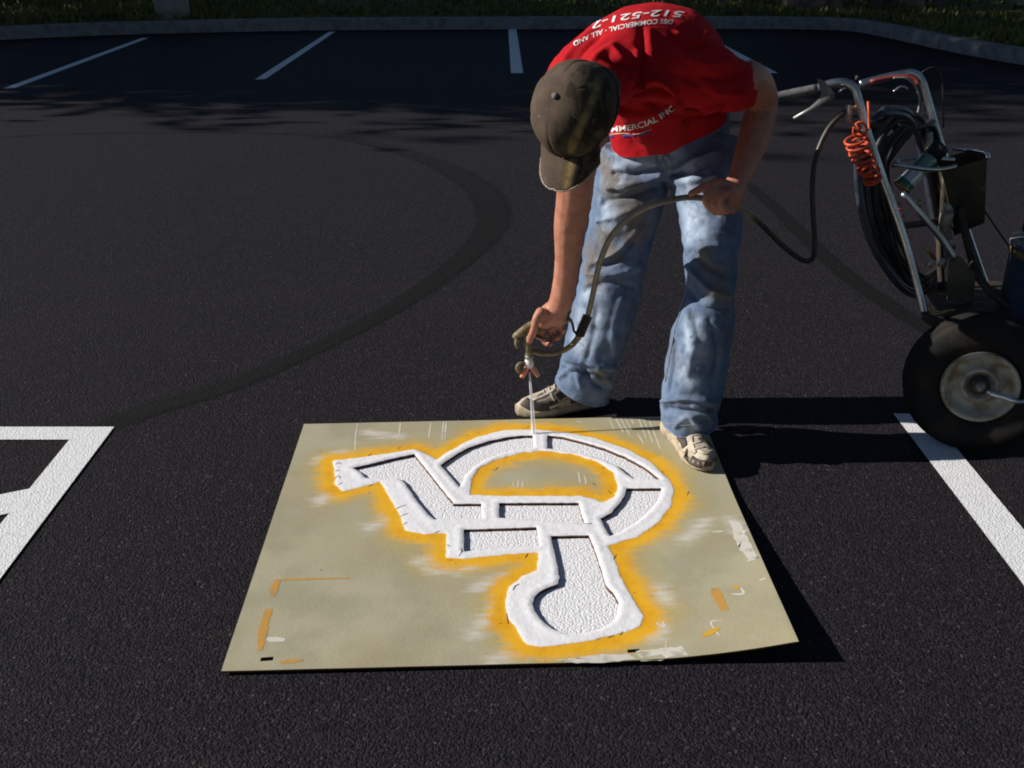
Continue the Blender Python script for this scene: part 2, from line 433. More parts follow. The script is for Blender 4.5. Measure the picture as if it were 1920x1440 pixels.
sheet('far_verge', [(15, -60), (15, 9.6), (60, 40), (140, 40), (140, -60)], 0.05, MAT['soil'])
sheet('rear_verge', [(-9.6, -60), (14.99, -60), (14.99, -13), (-9.6, -13)], 0.052, MAT['soil'])
SKY_BLOCKERS = [(17, 8.5, 0, .2, 1.15), (18, 3, 1, 1.1, 1.1), (17.5, -2.5, 0, 2.2, 1.2), (18, -8, 1, 3.0, 1.15), (13, -15, 0, 4.0, 1.15), (7, -16, 1, 5.1, 1.15), (1, -15.5, 0, 1.6, 1.2), (-5, -16, 1, 2.6, 1.15), (-12, -15, 0, .7, 1.15), (-31, -7, 0, 3.7, 1.1), (-32, -1, 1, 4.6, .95), (-33, 5, 0, 5.7, 1.1), (-32, 10, 1, .1, .95), (20, 14, 1, 2.1, 1.2)]
for (x, y, p, r, s) in SKY_BLOCKERS:  # unseen trees added around the lot to block low sky and deepen the shade
    tree(x, y, p, r, s, 'added tree outside the picture that blocks low sky light from the lot', 'added sky-blocking trees', .05)
# ------------------------------------------------------------------ stencil sheet
def crop7(pts): return [(540 + x / 2.526, 760 + y / 2.526) for x, y in pts]
PZ = 0.012                                  # top of the sheet
def to_xy(pxs, z=PZ): return np.array([[onz(x, y, z).x, onz(x, y, z).y] for x, y in pxs])
def resample(P, step, closed=True, jit=0.0):
    P = np.array(P); Q = np.vstack([P, P[:1]]) if closed else P; out = []
    for a, b in zip(Q[:-1], Q[1:]):
        n = max(1, int(round(np.linalg.norm(b - a) / step)))
        for k in range(n): out.append(a + (b - a) * k / n)
    out = np.array(out)
    if jit:
        out += np.array([[mnoise.noise(Vector((p[0] * 60, p[1] * 60, 3))), mnoise.noise(Vector((p[0] * 60, p[1] * 60, 9)))] for p in out]) * jit
    return out
def inside(P, pts):
    x, y = pts[:, 0], pts[:, 1]; r = np.zeros(len(pts), bool); n = len(P)
    for i in range(n):
        x1, y1 = P[i]; x2, y2 = P[(i + 1) % n]
        c = ((y1 > y) != (y2 > y)) & (x < (x2 - x1) * (y - y1) / (y2 - y1 + 1e-15) + x1); r ^= c
    return r
def sdf(P, pts):
    Pc = np.vstack([P, P[:1]]); V3 = np.c_[pts, np.zeros(len(pts))]
    d = seg_dist(V3, np.c_[Pc, np.zeros(len(Pc))]); d[inside(P, pts)] *= -1; return d

holes_px = [
 [(722, 284), (790, 236), (860, 198), (950, 168), (1040, 150), (1110, 143), (1158, 144), (1162, 202), (1100, 208), (1020, 224), (940, 254), (880, 290), (838, 335), (812, 390), (775, 345)],
 [(1228, 142), (1300, 150), (1400, 175), (1500, 205), (1600, 246), (1690, 295), (1740, 334), (1762, 352), (1635, 347), (1600, 325), (1560, 290), (1500, 262), (1420, 238), (1330, 218), (1260, 208), (1226, 205)],
 [(1603, 394), (1768, 394), (1763, 425), (1745, 462), (1700, 512), (1640, 560), (1575, 600), (1525, 622), (1500, 580), (1480, 536), (1530, 510), (1570, 465), (1595, 425)],
 [(305, 296), (400, 275), (500, 250), (598, 230), (640, 285), (700, 360), (785, 466), (914, 466), (916, 536), (692, 541), (660, 515), (600, 440), (550, 365), (520, 342), (470, 348), (366, 344), (345, 318)],
 [(1000, 463), (1375, 462), (1392, 520), (1404, 564), (1210, 548), (1000, 533)],
 [(832, 588), (1178, 578), (1183, 625), (1186, 668), (1010, 680), (834, 692)],
 [(1245, 620), (1425, 616), (1452, 685), (1480, 765), (1505, 852), (1540, 888), (1564, 935), (1560, 990), (1530, 1032), (1480, 1060), (1400, 1080), (1330, 1085), (1265, 1066), (1205, 1025), (1168, 975), (1158, 940), (1165, 908), (1195, 880), (1240, 860), (1278, 846), (1284, 815), (1278, 770), (1262, 700)],
]
white_px = [(215, 262), (330, 250), (480, 228), (600, 208), (650, 228), (705, 262), (760, 222), (820, 186), (900, 150), (1020, 118), (1180, 116), (1300, 126), (1450, 155), (1600, 205), (1720, 270), (1800, 350), (1828, 400), (1812, 480), (1750, 565), (1650, 625), (1540, 660), (1512, 668), (1545, 725), (1580, 820), (1640, 930), (1688, 1005), (1670, 1050), (1600, 1075), (1540, 1090), (1450, 1112), (1330, 1130), (1200, 1145), (1130, 1132), (1100, 1085), (1075, 1045), (1038, 1010), (1030, 920), (1050, 860), (1110, 810), (1180, 780), (1190, 695), (1000, 710), (830, 727), (748, 725), (750, 605), (650, 612), (556, 592), (530, 520), (480, 430), (440, 362), (330, 392), (260, 410), (225, 380)]
core_px = [(858, 424), (872, 350), (905, 298), (990, 255), (1100, 226), (1200, 215), (1350, 233), (1470, 270), (1540, 320), (1562, 380), (1550, 435), (1490, 462), (1440, 442), (1390, 430), (1000, 430)]
slots_px = [[(489, 1233), (513, 1231), (512, 1238), (488, 1240)], [(1176, 1219), (1199, 1218), (1200, 1224), (1177, 1225)]]
HOLES = [resample(to_xy(crop7(h)), 0.012, jit=0.0025) for h in holes_px]
SLOTS = [resample(to_xy(s), 0.02) for s in slots_px]
WHITE = resample(to_xy(crop7(white_px)), 0.012, jit=0.003); CORE = resample(to_xy(crop7(core_px)), 0.012, jit=0.005)
tl, tr_, bl = onz(570, 795, PZ), onz(1316, 779, PZ), onz(415, 1261, PZ - .004); br = Vector((0.645, 1.853, 0))
OUT = resample(np.array([[tl.x, tl.y], [bl.x, bl.y], [br.x, br.y], [tr_.x, tr_.y]]), 0.016)
gx = np.arange(OUT[:, 0].min(), OUT[:, 0].max(), 0.0075); gy = np.arange(OUT[:, 1].min(), OUT[:, 1].max(), 0.0075)
G = np.array(np.meshgrid(gx, gy)).reshape(2, -1).T; G += np.random.uniform(-.0012, .0012, G.shape)
keep = sdf(OUT, G) < -0.005
G = G[keep]; dh_ = np.min([sdf(h, G) for h in HOLES + SLOTS], axis=0); G = G[dh_ > 0.004]
rings = [OUT] + HOLES + SLOTS; V2 = []; E2 = []
for r_ in rings:
    b = len(V2); n = len(r_); V2 += [Vector(p) for p in r_]; E2 += [(b + i, b + (i + 1) % n) for i in range(n)]
nb = len(V2); V2 += [Vector(p) for p in G]
cv, ce, cf, *_ = delaunay_2d_cdt(V2, E2, [], 0, 1e-5)
cv = np.array([(p.x, p.y) for p in cv]); cf = [tuple(t) for t in cf]
cen = np.array([cv[list(t)].mean(0) for t in cf])
ok = inside(OUT, cen)
for h in HOLES + SLOTS: ok &= ~inside(h, cen)
ar_ = np.array([abs(np.cross(cv[t[1]] - cv[t[0]], cv[t[2]] - cv[t[0]])) for t in cf])
cf = [t for t, k_, a_ in zip(cf, ok, ar_) if k_ and a_ > 2e-8]
d_hole = np.min([sdf(h, cv) for h in HOLES], axis=0)
d_white = np.maximum(sdf(WHITE, cv), -sdf(CORE, cv))
# lift of the near right corner and a lazy warp
e_r = np.clip((cv[:, 0] - 0.12) / 0.52, 0, 1); e_b = np.clip((2.62 - cv[:, 1]) / 0.77, 0, 1)
SPRAY = [[(598, 940), (640, 912)], [(690, 990), (752, 962)], [(782, 1052), (848, 1040)], [(895, 1100), (960, 1082)], [(888, 1188), (925, 1150), (955, 1105)], [(922, 1238), (968, 1222)], [(1236, 1108), (1248, 1130)], [(1286, 1014), (1322, 982)], [(598, 862), (648, 848)], [(800, 1068), (880, 1064)], [(1235, 1175), (1225, 1195)], [(690, 812), (745, 818)], [(1372, 985), (1384, 1000)]]
d_sp = np.min([seg_dist(np.c_[cv, np.zeros(len(cv))], np.c_[to_xy(q), np.zeros(len(q))]) for q in SPRAY], axis=0)
lift = 0.040 * (e_r ** 2.6) * (e_b ** 1.25)
lift += 0.004 * np.clip((cv[:, 0] - .35) / .3, 0, 1) * np.clip((2.85 - cv[:, 1]) / .5, 0, 1)
top = PZ + lift + 0.0008 * np.array([mnoise.noise(Vector((p[0] * 5, p[1] * 5, 0))) for p in cv])
wm = np.clip(-d_white / 0.006 + .3, 0, 1)
lump = np.array([mnoise.noise(Vector((p[0] * 55, p[1] * 55, 0))) for p in cv])
paint = wm * (0.0016 + 0.0005 * lump) + 0.0014 * wm * np.exp(-((d_hole - .011) / .010) ** 2) - 0.0016 * wm * np.exp(-(np.maximum(d_hole, 0) / .004) ** 2)
ztop = top + paint
v = [(p[0], p[1], z) for p, z in zip(cv, ztop)]; nt = len(v)
v += [(p[0], p[1], z - 0.0045) for p, z in zip(cv, top)]
f = [t for t in cf] + [(t[0] + nt, t[2] + nt, t[1] + nt) for t in cf]
from collections import Counter
ec = Counter(); ed = {}; wall_dw = []
for t in cf:
    for i in range(3):
        k_ = (min(t[i], t[(i + 1) % 3]), max(t[i], t[(i + 1) % 3])); ec[k_] += 1; ed[k_] = (t[i], t[(i + 1) % 3])
for k_, c_ in ec.items():
    if c_ == 1:
        a_, b_ = ed[k_]; q_ = len(v); v += [v[a_], v[a_ + nt], v[b_ + nt], v[b_]]; f.append((q_, q_ + 1, q_ + 2, q_ + 3)); wall_dw += [d_white[a_], 1, 1, d_white[b_]]
me = pydata('stencil', v, f)
attr(me, 'd_white', np.r_[d_white, np.full(nt, 1.0), wall_dw]); attr(me, 'd_spray', np.r_[d_sp, np.full(nt, 1.0), np.full(len(wall_dw), 1.0)]); attr(me, 'd_hole', np.r_[d_hole, np.full(nt, 1.0), np.zeros(len(wall_dw))])
m = NT('stencil_sheet'); dW = m.attr('d_white')
n1 = m.noise(16, 5, .6); n2 = m.noise(5.5, 4); n3 = m.noise(48, 4); nl = m.noise(2.2, 3)
base = m.mix(m.ramp(n2, .38, .66), (0.42, 0.39, 0.265), (0.34, 0.315, 0.215))
base = m.mix(m.math('MULTIPLY', m.ramp(nl, .35, .65), .55), base, (0.35, 0.295, 0.175))
base = m.mix(m.math('MULTIPLY', m.ramp(m.noise(30, 6, .7), .56, .74), .4), base, (0.40, 0.385, 0.30))
# soft dusty overspray well outside the symbol
ov = m.ramp(m.math('ADD', dW, m.math('MULTIPLY', n2, -.22)), .02, -.07)
base = m.mix(m.math('MULTIPLY', ov, .6), base, (0.46, 0.36, 0.13))
rot = m.n('ShaderNodeMapping'); rot.inputs['Rotation'].default_value = (0, 0, R(-38)); rot.inputs['Scale'].default_value = (1, 4.5, 1); m.l(m.co, rot.inputs[0])
streak = m.noise(13, 5, .65, co=rot.outputs[0])
wsp = m.math('MULTIPLY', m.ramp(m.math('ADD', m.attr('d_spray'), m.math('MULTIPLY', m.math('SUBTRACT', streak, .5), .11)), .042, -.012), .72)
base = m.mix(wsp, base, (0.64, 0.61, 0.56))
yl = m.ramp(m.math('ADD', dW, m.math('MULTIPLY', m.math('SUBTRACT', m.noise(12, 4), .5), .05)), m.math('ADD', .056, m.math('MULTIPLY', m.math('SUBTRACT', streak, .38), .13)), .022)
ycol = m.mix(m.ramp(n1, .4, .7), (0.78, 0.42, 0.018), (0.70, 0.34, 0.012)); ycol = m.mix(m.ramp(n3, .66, .74), ycol, (0.25, 0.12, 0.03))
base = m.mix(yl, base, ycol)
wh = m.ramp(m.math('ADD', dW, m.math('MULTIPLY', m.math('SUBTRACT', n1, .5), .012)), .0025, -.0025)
wcol = m.mix(m.ramp(n3, .62, .8), (0.80, 0.80, 0.82), (0.74, 0.71, 0.70))
base = m.mix(wh, base, wcol)
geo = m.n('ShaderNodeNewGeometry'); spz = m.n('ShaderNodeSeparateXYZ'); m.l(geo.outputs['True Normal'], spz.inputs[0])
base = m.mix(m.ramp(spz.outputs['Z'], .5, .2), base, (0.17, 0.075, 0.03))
bm1 = m.bump(m.math('ADD', m.math('MULTIPLY', n3, m.math('ADD', .12, wh)), m.math('MULTIPLY', m.noise(110, 3), .35)), .35, .004)
MAT['stencil'] = m.done(base, m.math('SUBTRACT', .52, m.math('MULTIPLY', wh, .1)), 0, .35, bm1)
sten = mesh_obj('stencil_sheet', me, MAT['stencil'], smooth=False)
pf = np.array([abs(p.normal.z) > .5 for p in me.polygons]); me.polygons.foreach_set('use_smooth', pf)
tag(sten, 'large tan plastic wheelchair symbol stencil lying on the asphalt, caked with yellow and white paint', 'stencil')
st_bvh = bvh(me)
# fresh paint on the asphalt seen through the openings
MAT['mark_fresh'] = MAT['fresh']
m = NT('wet_paint'); h = asphalt_height(m)
MAT['wet'] = m.done(m.mix(m.ramp(m.noise(60, 4), .5, .75), (0.80, 0.80, 0.82), (0.70, 0.70, 0.73)), .5, 0, .4, m.bump(h, .5, .004))
fp = empty('pavement_symbol', (0.1, 2.4, 0)); tag(fp, 'freshly sprayed white wheelchair symbol on the asphalt inside the stencil openings', 'pavement marking')
for h in HOLES:
    c = h.mean(0); big = c + (h - c) * 1.02
    mesh_obj('painted_segment', pydata('seg', [(p[0], p[1], .0035) for p in h], [tuple(range(len(h)))]), MAT['wet'], fp, smooth=False)
# dried runs, smears and layout marks on the sheet
MAT['drip'] = simple('dried_paint_run', (0.62, 0.58, 0.46), (0.5, 0.46, 0.36), 60, .6)
MAT['smear'] = simple('white_smear', (0.60, 0.57, 0.50), (0.36, 0.34, 0.27), 34, .6, lo=.5, hi=.72)
MAT['orange'] = simple('orange_mark', (0.52, 0.27, 0.055), (0.38, 0.25, 0.10), 40, .6, lo=.42, hi=.7)
MAT['yellowm'] = simple('yellow_mark', (0.60, 0.34, 0.03), (0.42, 0.27, 0.06), 40, .6, lo=.45, hi=.7)
def on_sheet(x, y, dz=.0004):
    h = st_bvh.ray_cast(Vector((x, y, 1)), Vector((0, 0, -1))); return (x, y, (h[0].z if h[0] is not None else PZ) + dz)
def stroke(name, pxs, wpx, mat, taper=True):
    P = cr([list(onz(x, y, PZ))[:2] for x, y in pxs], 5); n = len(P); v = []; f = []
    for i in range(n):
        t = P[min(i + 1, n - 1)] - P[max(i - 1, 0)]; t = t / (np.linalg.norm(t) + 1e-9); s = np.array([-t[1], t[0]])
        ww = wpx / 600 * .5 * (0.75 + .5 * random.random()) * ((.35 + .65 * math.sin(math.pi * min(1, max(0, .12 + .76 * i / (n - 1))))) if taper else 1)
        v += [on_sheet(*(P[i] + s * ww)), on_sheet(*(P[i] - s * ww))]
    for i in range(n - 1): f.append((2 * i, 2 * i + 1, 2 * i + 3, 2 * i + 2))
    return mesh_obj(name, pydata(name, v, f), mat, sten)
for pxs in [[(671, 794), (667, 816), (666, 846)], [(751, 792), (747, 826)], [(808, 792), (804, 822)], [(832, 790), (829, 826)], [(837, 790), (834, 826)],
            [(1142, 786), (1152, 806)], [(1155, 785), (1170, 812)], [(1163, 784), (1182, 818)], [(1172, 783), (1184, 806)], [(1182, 784), (1189, 796)], [(1197, 783), (1212, 822)], [(1207, 786), (1224, 830)], [(1216, 784), (1238, 842)], [(1195, 812), (1208, 834)], [(1080, 790), (1092, 793)],
            [(963, 904), (962, 914)], [(972, 900), (971, 915)], [(980, 902), (980, 914)], [(1084, 884), (1088, 906)], [(1096, 890), (1099, 908)]]:
    stroke('paint_run', pxs, 3.4, MAT['drip'])
for pxs, wd, mt in [([(515, 1088), (560, 1086), (655, 1084)], 5, 'orange'), ([(521, 1088), (515, 1102), (511, 1118)], 11, 'orange'), ([(505, 1142), (497, 1165), (492, 1190), (488, 1220)], 13, 'orange'),
                    ([(525, 1242), (545, 1240), (568, 1238)], 8, 'orange'), ([(1338, 1110), (1346, 1130), (1358, 1155)], 16, 'orange'), ([(1316, 1200), (1332, 1194), (1348, 1187)], 9, 'yellowm'), ([(1377, 1110), (1381, 1116)], 10, 'yellowm')]:
    stroke('layout_mark', pxs, wd, MAT[mt])
for pxs, wd in [([(500, 1198), (535, 1200)], 10), ([(1350, 1205), (1332, 1176), (1352, 1174)], 3), ([(1370, 1125), (1392, 1126), (1388, 1114)], 4), ([(1335, 1003), (1356, 1002)], 5), ([(1400, 1064), (1432, 1054)], 5), ([(1422, 1104), (1434, 1100)], 3), ([(1248, 1218), (1250, 1205)], 3), ([(1230, 1170), (1246, 1178), (1242, 1168)], 4)]:
    stroke('paint_smear', pxs, wd, MAT['smear'])
def patch(name, pxs, mat, dz=.0005, jit=.006):
    P = resample(to_xy(pxs), .012, jit=jit); c = P.mean(0)
    v = [on_sheet(*c, dz)] + [on_sheet(*p, dz) for p in P]; n = len(P)
    return mesh_obj(name, pydata(name, v, [(0, 1 + i, 1 + (i + 1) % n) for i in range(n)]), mat, sten)
patch('paint_smear', [(1368, 980), (1388, 988), (1418, 1056), (1402, 1060), (1386, 1040), (1376, 1018)], MAT['smear'])
patch('paint_smear', [(1192, 1222), (1276, 1216), (1290, 1234), (1240, 1238), (1200, 1240)], MAT['smear'])
patch('paint_smear', [(1040, 1240), (1105, 1230), (1180, 1226), (1192, 1237), (1110, 1244)], MAT['smear'])
MAT['crack'] = simple('crack', (0.10, 0.055, 0.03), None, 60, .8)
for pxs in [[(629, 872), (636, 868), (640, 871)], [(628, 884), (637, 882)], [(627, 897), (636, 893), (638, 899)], [(634, 910), (642, 906)], [(690, 912), (700, 908)], [(742, 955), (752, 951), (762, 948)], [(748, 970), (766, 963)], [(755, 985), (764, 980)], [(815, 1000), (826, 996)], [(838, 1022), (846, 1026)], [(860, 1044), (866, 1036), (864, 1030)], [(985, 1046), (990, 1038)], [(962, 1108), (966, 1100), (974, 1096)], [(950, 1150), (953, 1170)], [(1140, 1196), (1152, 1192)], [(1162, 1192), (1168, 1186)], [(1288, 930), (1292, 922)], [(1150, 1050), (1156, 1040)], [(745, 842), (752, 838)], [(690, 855), (697, 850)], [(928, 882), (934, 876)], [(1110, 905), (1118, 911)], [(1140, 920), (1147, 926)], [(600, 1068), (604, 1070)], [(1094, 982), (1104, 984), (1110, 982)]]:
    stroke('paint_crack', pxs, 1.6, MAT['crack'])
# ------------------------------------------------------------------ the worker
m = NT('skin'); n_ = m.noise(26, 4); n2_ = m.noise(150, 3)
sk = m.mix(m.ramp(n_, .35, .7), (0.43, 0.190, 0.125), (0.34, 0.135, 0.085)); sk = m.mix(m.ramp(n2_, .6, .8), sk, (0.36, 0.15, 0.10))
m.b.inputs['Subsurface Weight'].default_value = .12; m.b.inputs['Subsurface Radius'].default_value = (.012, .005, .003); m.b.inputs['Subsurface Scale'].default_value = .3
MAT['skin'] = m.done(sk, .52, 0, .4, m.bump(m.noise(260, 3), .25, .001))
MAT['nail'] = simple('nail', (0.55, 0.33, 0.26), None, 30, .35)
MAT['hair'] = simple('hair', (0.055, 0.035, 0.022), (0.03, 0.02, 0.012), 90, .7, bump=.8, bscale=200)

def limb(bm, rows, n=16, squash=1.0):
    """rows: (px left, px right, py, Y): the outline of the limb in the photo at that distance"""
    P = []
    for (x0, x1, y, Y) in rows:
        c = at((x0 + x1) / 2, y, Y); P.append([*c, (x1 - x0) / 2 / pxm(c)])
    A = cr(P, 5); tube(bm, A[:, :3], [(r, r * squash) for r in A[:, 3]], n, side=(1, 0, 0))
def cut(me, p, n, where, mat_roll, r, name, parent_later):
    """trim the cloth at a plane so that it ends in a real open hem; returns the hem edge as a ring of points"""
    bm = bmesh.new(); bm.from_mesh(me); p = Vector(p); n = Vector(n).normalized()
    fs = [f for f in bm.faces if where(f.calc_center_median())]
    g = list({v for f in fs for v in f.verts}) + list({e for f in fs for e in f.edges}) + fs
    bmesh.ops.bisect_plane(bm, geom=g, plane_co=p, plane_no=n, clear_outer=True, dist=1e-5)
    be = [e for e in bm.edges if e.is_boundary and all(abs((v.co - p).dot(n)) < .002 for v in e.verts) and where(e.verts[0].co)]
    loop = []
    if be:
        nb_ = {}
        for e in be:
            for a, b in ((e.verts[0], e.verts[1]), (e.verts[1], e.verts[0])): nb_.setdefault(a, []).append(b)
        seen = set(); best = []
        for st in nb_:
            if st in seen: continue
            cur = st; lp = []
            while cur is not None and cur not in seen:
                seen.add(cur); lp.append(cur.co.copy()); nx = [q for q in nb_[cur] if q not in seen]; cur = nx[0] if nx else None
            if len(lp) > len(best): best = lp
        loop = best
    bm.to_mesh(me); bm.free(); me.update()
    parent_later.append((name, loop, r, mat_roll))
def hem_rolls(lst, parent):
    for name, loop, r, mt in lst:
        if len(loop) > 8:
            A = np.array([list(q) for q in loop])
            for _ in range(2): A = (A + np.roll(A, 1, 0) + np.roll(A, -1, 0)) / 3
            tube_obj(name, A[::2], r, MAT[mt], parent, 6, closed=True)
def blob(bm, rows, n=14, smn=5):
    """rows: (point, radius)"""
    A = cr([[*p, r] for p, r in rows], smn); tube(bm, A[:, :3], list(A[:, 3]), n)
    ball(bm, A[0, :3], A[0, 3] * .98, seg=12, rings=8); ball(bm, A[-1, :3], A[-1, 3] * .98, seg=12, rings=8)

# --- head frame: crown turned to the viewer, face to the ground
HC = at(1086, 208, 2.52)
HU = Vector((-.50, -.78, .36)).normalized()
HF = Vector((-.38, -.34, -.93)); HF = (HF - HU * HF.dot(HU)).normalized()
HL = HU.cross(HF).normalized()
def head(f, l, u): return HC + HF * f + HL * l + HU * u
HM = Matrix((HL, HF, HU)).transposed().to_4x4()

# --- body: one continuous figure
bm = bmesh.new()
# torso core and legs (inside the clothes)
SP = [at(1265, 300, 3.19), at(1270, 240, 3.17), at(1268, 185, 3.14), at(1250, 130, 3.07), at(1222, 100, 2.95), at(1188, 104, 2.84), at(1145, 138, 2.73)]
A = cr([list(p) for p in SP], 4)
wd = np.interp(np.linspace(0, 6, len(A)), range(7), [.14, .12, .115, .125, .13, .11, .055]); dp = np.interp(np.linspace(0, 6, len(A)), range(7), [.09, .08, .075, .08, .085, .07, .055])
SIDE = Vector((.96, .20, .08)).normalized()
tube(bm, A, [(a_, b_) for a_, b_ in zip(wd, dp)], 18, side=SIDE)
for rows in ([(1150, 1240, 300, 3.19), (1130, 1195, 440, 3.19), (1110, 1165, 560, 3.17), (1080, 1130, 700, 3.14), (1083, 1122, 738, 3.15)],
             [(1280, 1370, 300, 3.19), (1305, 1365, 470, 2.99), (1305, 1355, 540, 2.94), (1278, 1325, 720, 2.88), (1280, 1316, 810, 2.875)]):
    limb(bm, rows)
# neck and head
blob(bm, [(SP[-1], .062), (at(1128, 160, 2.70), .056), (head(-.045, 0, -.06), .056)])
ball(bm, head(.0, 0, .02), (.074, .095, .105), HM, 24, 16)
ball(bm, head(.035, 0, -.065), (.055, .062, .062), HM, 20, 12)          # jaw
blob(bm, [(head(.088, 0, .0), .011), (head(.108, 0, -.028), .015)], 10)  # nose
blob(bm, [(head(.082, .022, -.065), .008), (head(.092, 0, -.066), .010), (head(.082, -.022, -.065), .008)], 10)  # lips
blob(bm, [(head(.078, .035, .028), .010), (head(.09, .0, .024), .009), (head(.078, -.035, .028), .010)], 10)     # brow
for s in (-1, 1):
    ball(bm, head(-.004, s * .077, -.012), (.009, .02, .032), HM, 12, 10)     # ear
    ball(bm, head(.077, s * .03, .008), .012, seg=10, rings=8)              # eye
# shoulders and arms
SR, SL = at(1092, 172, 2.79), at(1360, 156, 2.87)
blob(bm, [(SR, .055), (SP[5].lerp((SR + SL) / 2, .5), .060), (SL, .055)])
limb(bm, [(1056, 1132, 180, 2.79), (1050, 1128, 250, 2.83), (1046, 1117, 320, 2.87), (1042, 1110, 378, 2.90), (1038, 1099, 425, 2.92), (1040, 1087, 488, 2.95), (1034, 1079, 545, 2.97), (1026, 1073, 574, 2.98)], squash=.92)
blob(bm, [(SL, .058), (at(1405, 152, 2.93), .055), (at(1428, 188, 3.05), .047), (at(1417, 245, 3.01), .046), (at(1398, 305, 2.95), .038), (at(1380, 345, 2.91), .031)], 16)
# right hand on the spray gun
blob(bm, [(at(1049, 574, 2.98), .033), (at(1036, 586, 2.985), .036), (at(1022, 597, 2.985), .034)], 12)
blob(bm, [(at(1049, 580, 3.0), .026), (at(1046, 598, 3.01), .028)], 12)
FR = .0095
blob(bm, [(at(1014, 586, 2.955), .018), (at(1005, 600, 2.945), .014), (at(1001, 618, 2.945), .0125), (at(993, 638, 2.95), .0115)], 10)        # thumb
blob(bm, [(at(1008, 600, 2.99), .014), (at(1000, 610, 3.02), .012), (at(1006, 628, 3.035), .0105), (at(1020, 634, 3.02), FR)], 10)     # index on the trigger
blob(bm, [(at(1022, 604, 3.0), .014), (at(1016, 622, 3.03), .011), (at(1022, 642, 3.03), .010), (at(1034, 645, 3.01), FR)], 10)
blob(bm, [(at(1036, 604, 3.01), .014), (at(1034, 622, 3.04), .011), (at(1040, 634, 3.035), .010), (at(1048, 632, 3.015), FR)], 10)
blob(bm, [(at(1048, 602, 3.01), .013), (at(1050, 616, 3.035), .010), (at(1054, 623, 3.03), .009), (at(1058, 618, 3.01), .0085)], 10)
# left hand closed round the hose
blob(bm, [(at(1380, 345, 2.91), .031), (at(1370, 362, 2.89), .036), (at(1360, 374, 2.885), .034)], 12)
blob(bm, [(at(1378, 368, 2.90), .025), (at(1372, 386, 2.89), .023)], 12)
blob(bm, [(at(1366, 350, 2.87), .018), (at(1348, 343, 2.855), .0145), (at(1322, 350, 2.85), .0125), (at(1296, 363, 2.85), .0105)], 10)       # forefinger along the hose
for k, (dx, dy) in enumerate(((0, 0), (14, 3), (27, 4))):
    blob(bm, [(at(1350 + dx * .8, 352 + dy, 2.86), .0145), (at(1334 + dx, 357 + dy, 2.838), .0125), (at(1323 + dx, 376 + dy, 2.835), .0115), (at(1335 + dx, 391 + dy, 2.85), .0105), (at(1346 + dx, 388 + dy, 2.872), .0095)], 10)
blob(bm, [(at(1376, 384, 2.885), .015), (at(1356, 396, 2.87), .0125), (at(1338, 396, 2.862), .0105)], 10)                                   # thumb
me = remesh(bmdone(bm), .0042, 3, .5)
wrinkle(me, 40, .0008)
body = mesh_obj('person', me, MAT['skin'])
tag(body, 'bent-over worker in red t-shirt, faded jeans and brown cap spraying paint through the stencil', 'person')
bm = bmesh.new(); ball(bm, at(991, 634, 2.944), (.006, .003, .009), seg=10, rings=6)
mesh_obj('thumbnail', bmdone(bm), MAT['nail'], body)
# short hair under the cap; nape ball added to darken the shaded neck
bm = bmesh.new(); ball(bm, head(-.018, 0, .018), (.080, .088, .095), HM, 24, 16); ball(bm, head(-.070, .004, -.035), (.062, .05, .06), HM, 24, 16); mesh_obj('hair', bmdone(bm), MAT['hair'], body)

# --- jeans
bm = bmesh.new()
A = cr([[*at(1266, 206, 3.15), .165, .115], [*at(1262, 265, 3.18), .182, .128], [*at(1260, 300, 3.185), .190, .125], [*at(1256, 335, 3.18), .170, .105]], 4)
tube(bm, A[:, :3], [(a_, b_) for a_, b_ in A[:, 3:]], 24, side=SIDE)
limb(bm, [(1128, 1262, 282, 3.20), (1113, 1256, 335, 3.20), (1107, 1240, 390, 3.195), (1103, 1225, 440, 3.19), (1090, 1212, 500, 3.18), (1077, 1198, 560, 3.17), (1066, 1182, 620, 3.16), (1050, 1160, 680, 3.15), (1040, 1144, 724, 3.15), (1044, 1142, 740, 3.15), (1048, 1138, 756, 3.15)], 20)
limb(bm, [(1238, 1392, 282, 3.18), (1256, 1391, 340, 3.12), (1270, 1391, 400, 3.06), (1282, 1386, 470, 2.99), (1284, 1381, 540, 2.94), (1268, 1376, 600, 2.91), (1255, 1368, 660, 2.895), (1244, 1358, 720, 2.88), (1237, 1348, 775, 2.875), (1243, 1345, 806, 2.875), (1246, 1340, 830, 2.875)], 20)
me = remesh(bmdone(bm), .0056, 4, .5)
FA = .006
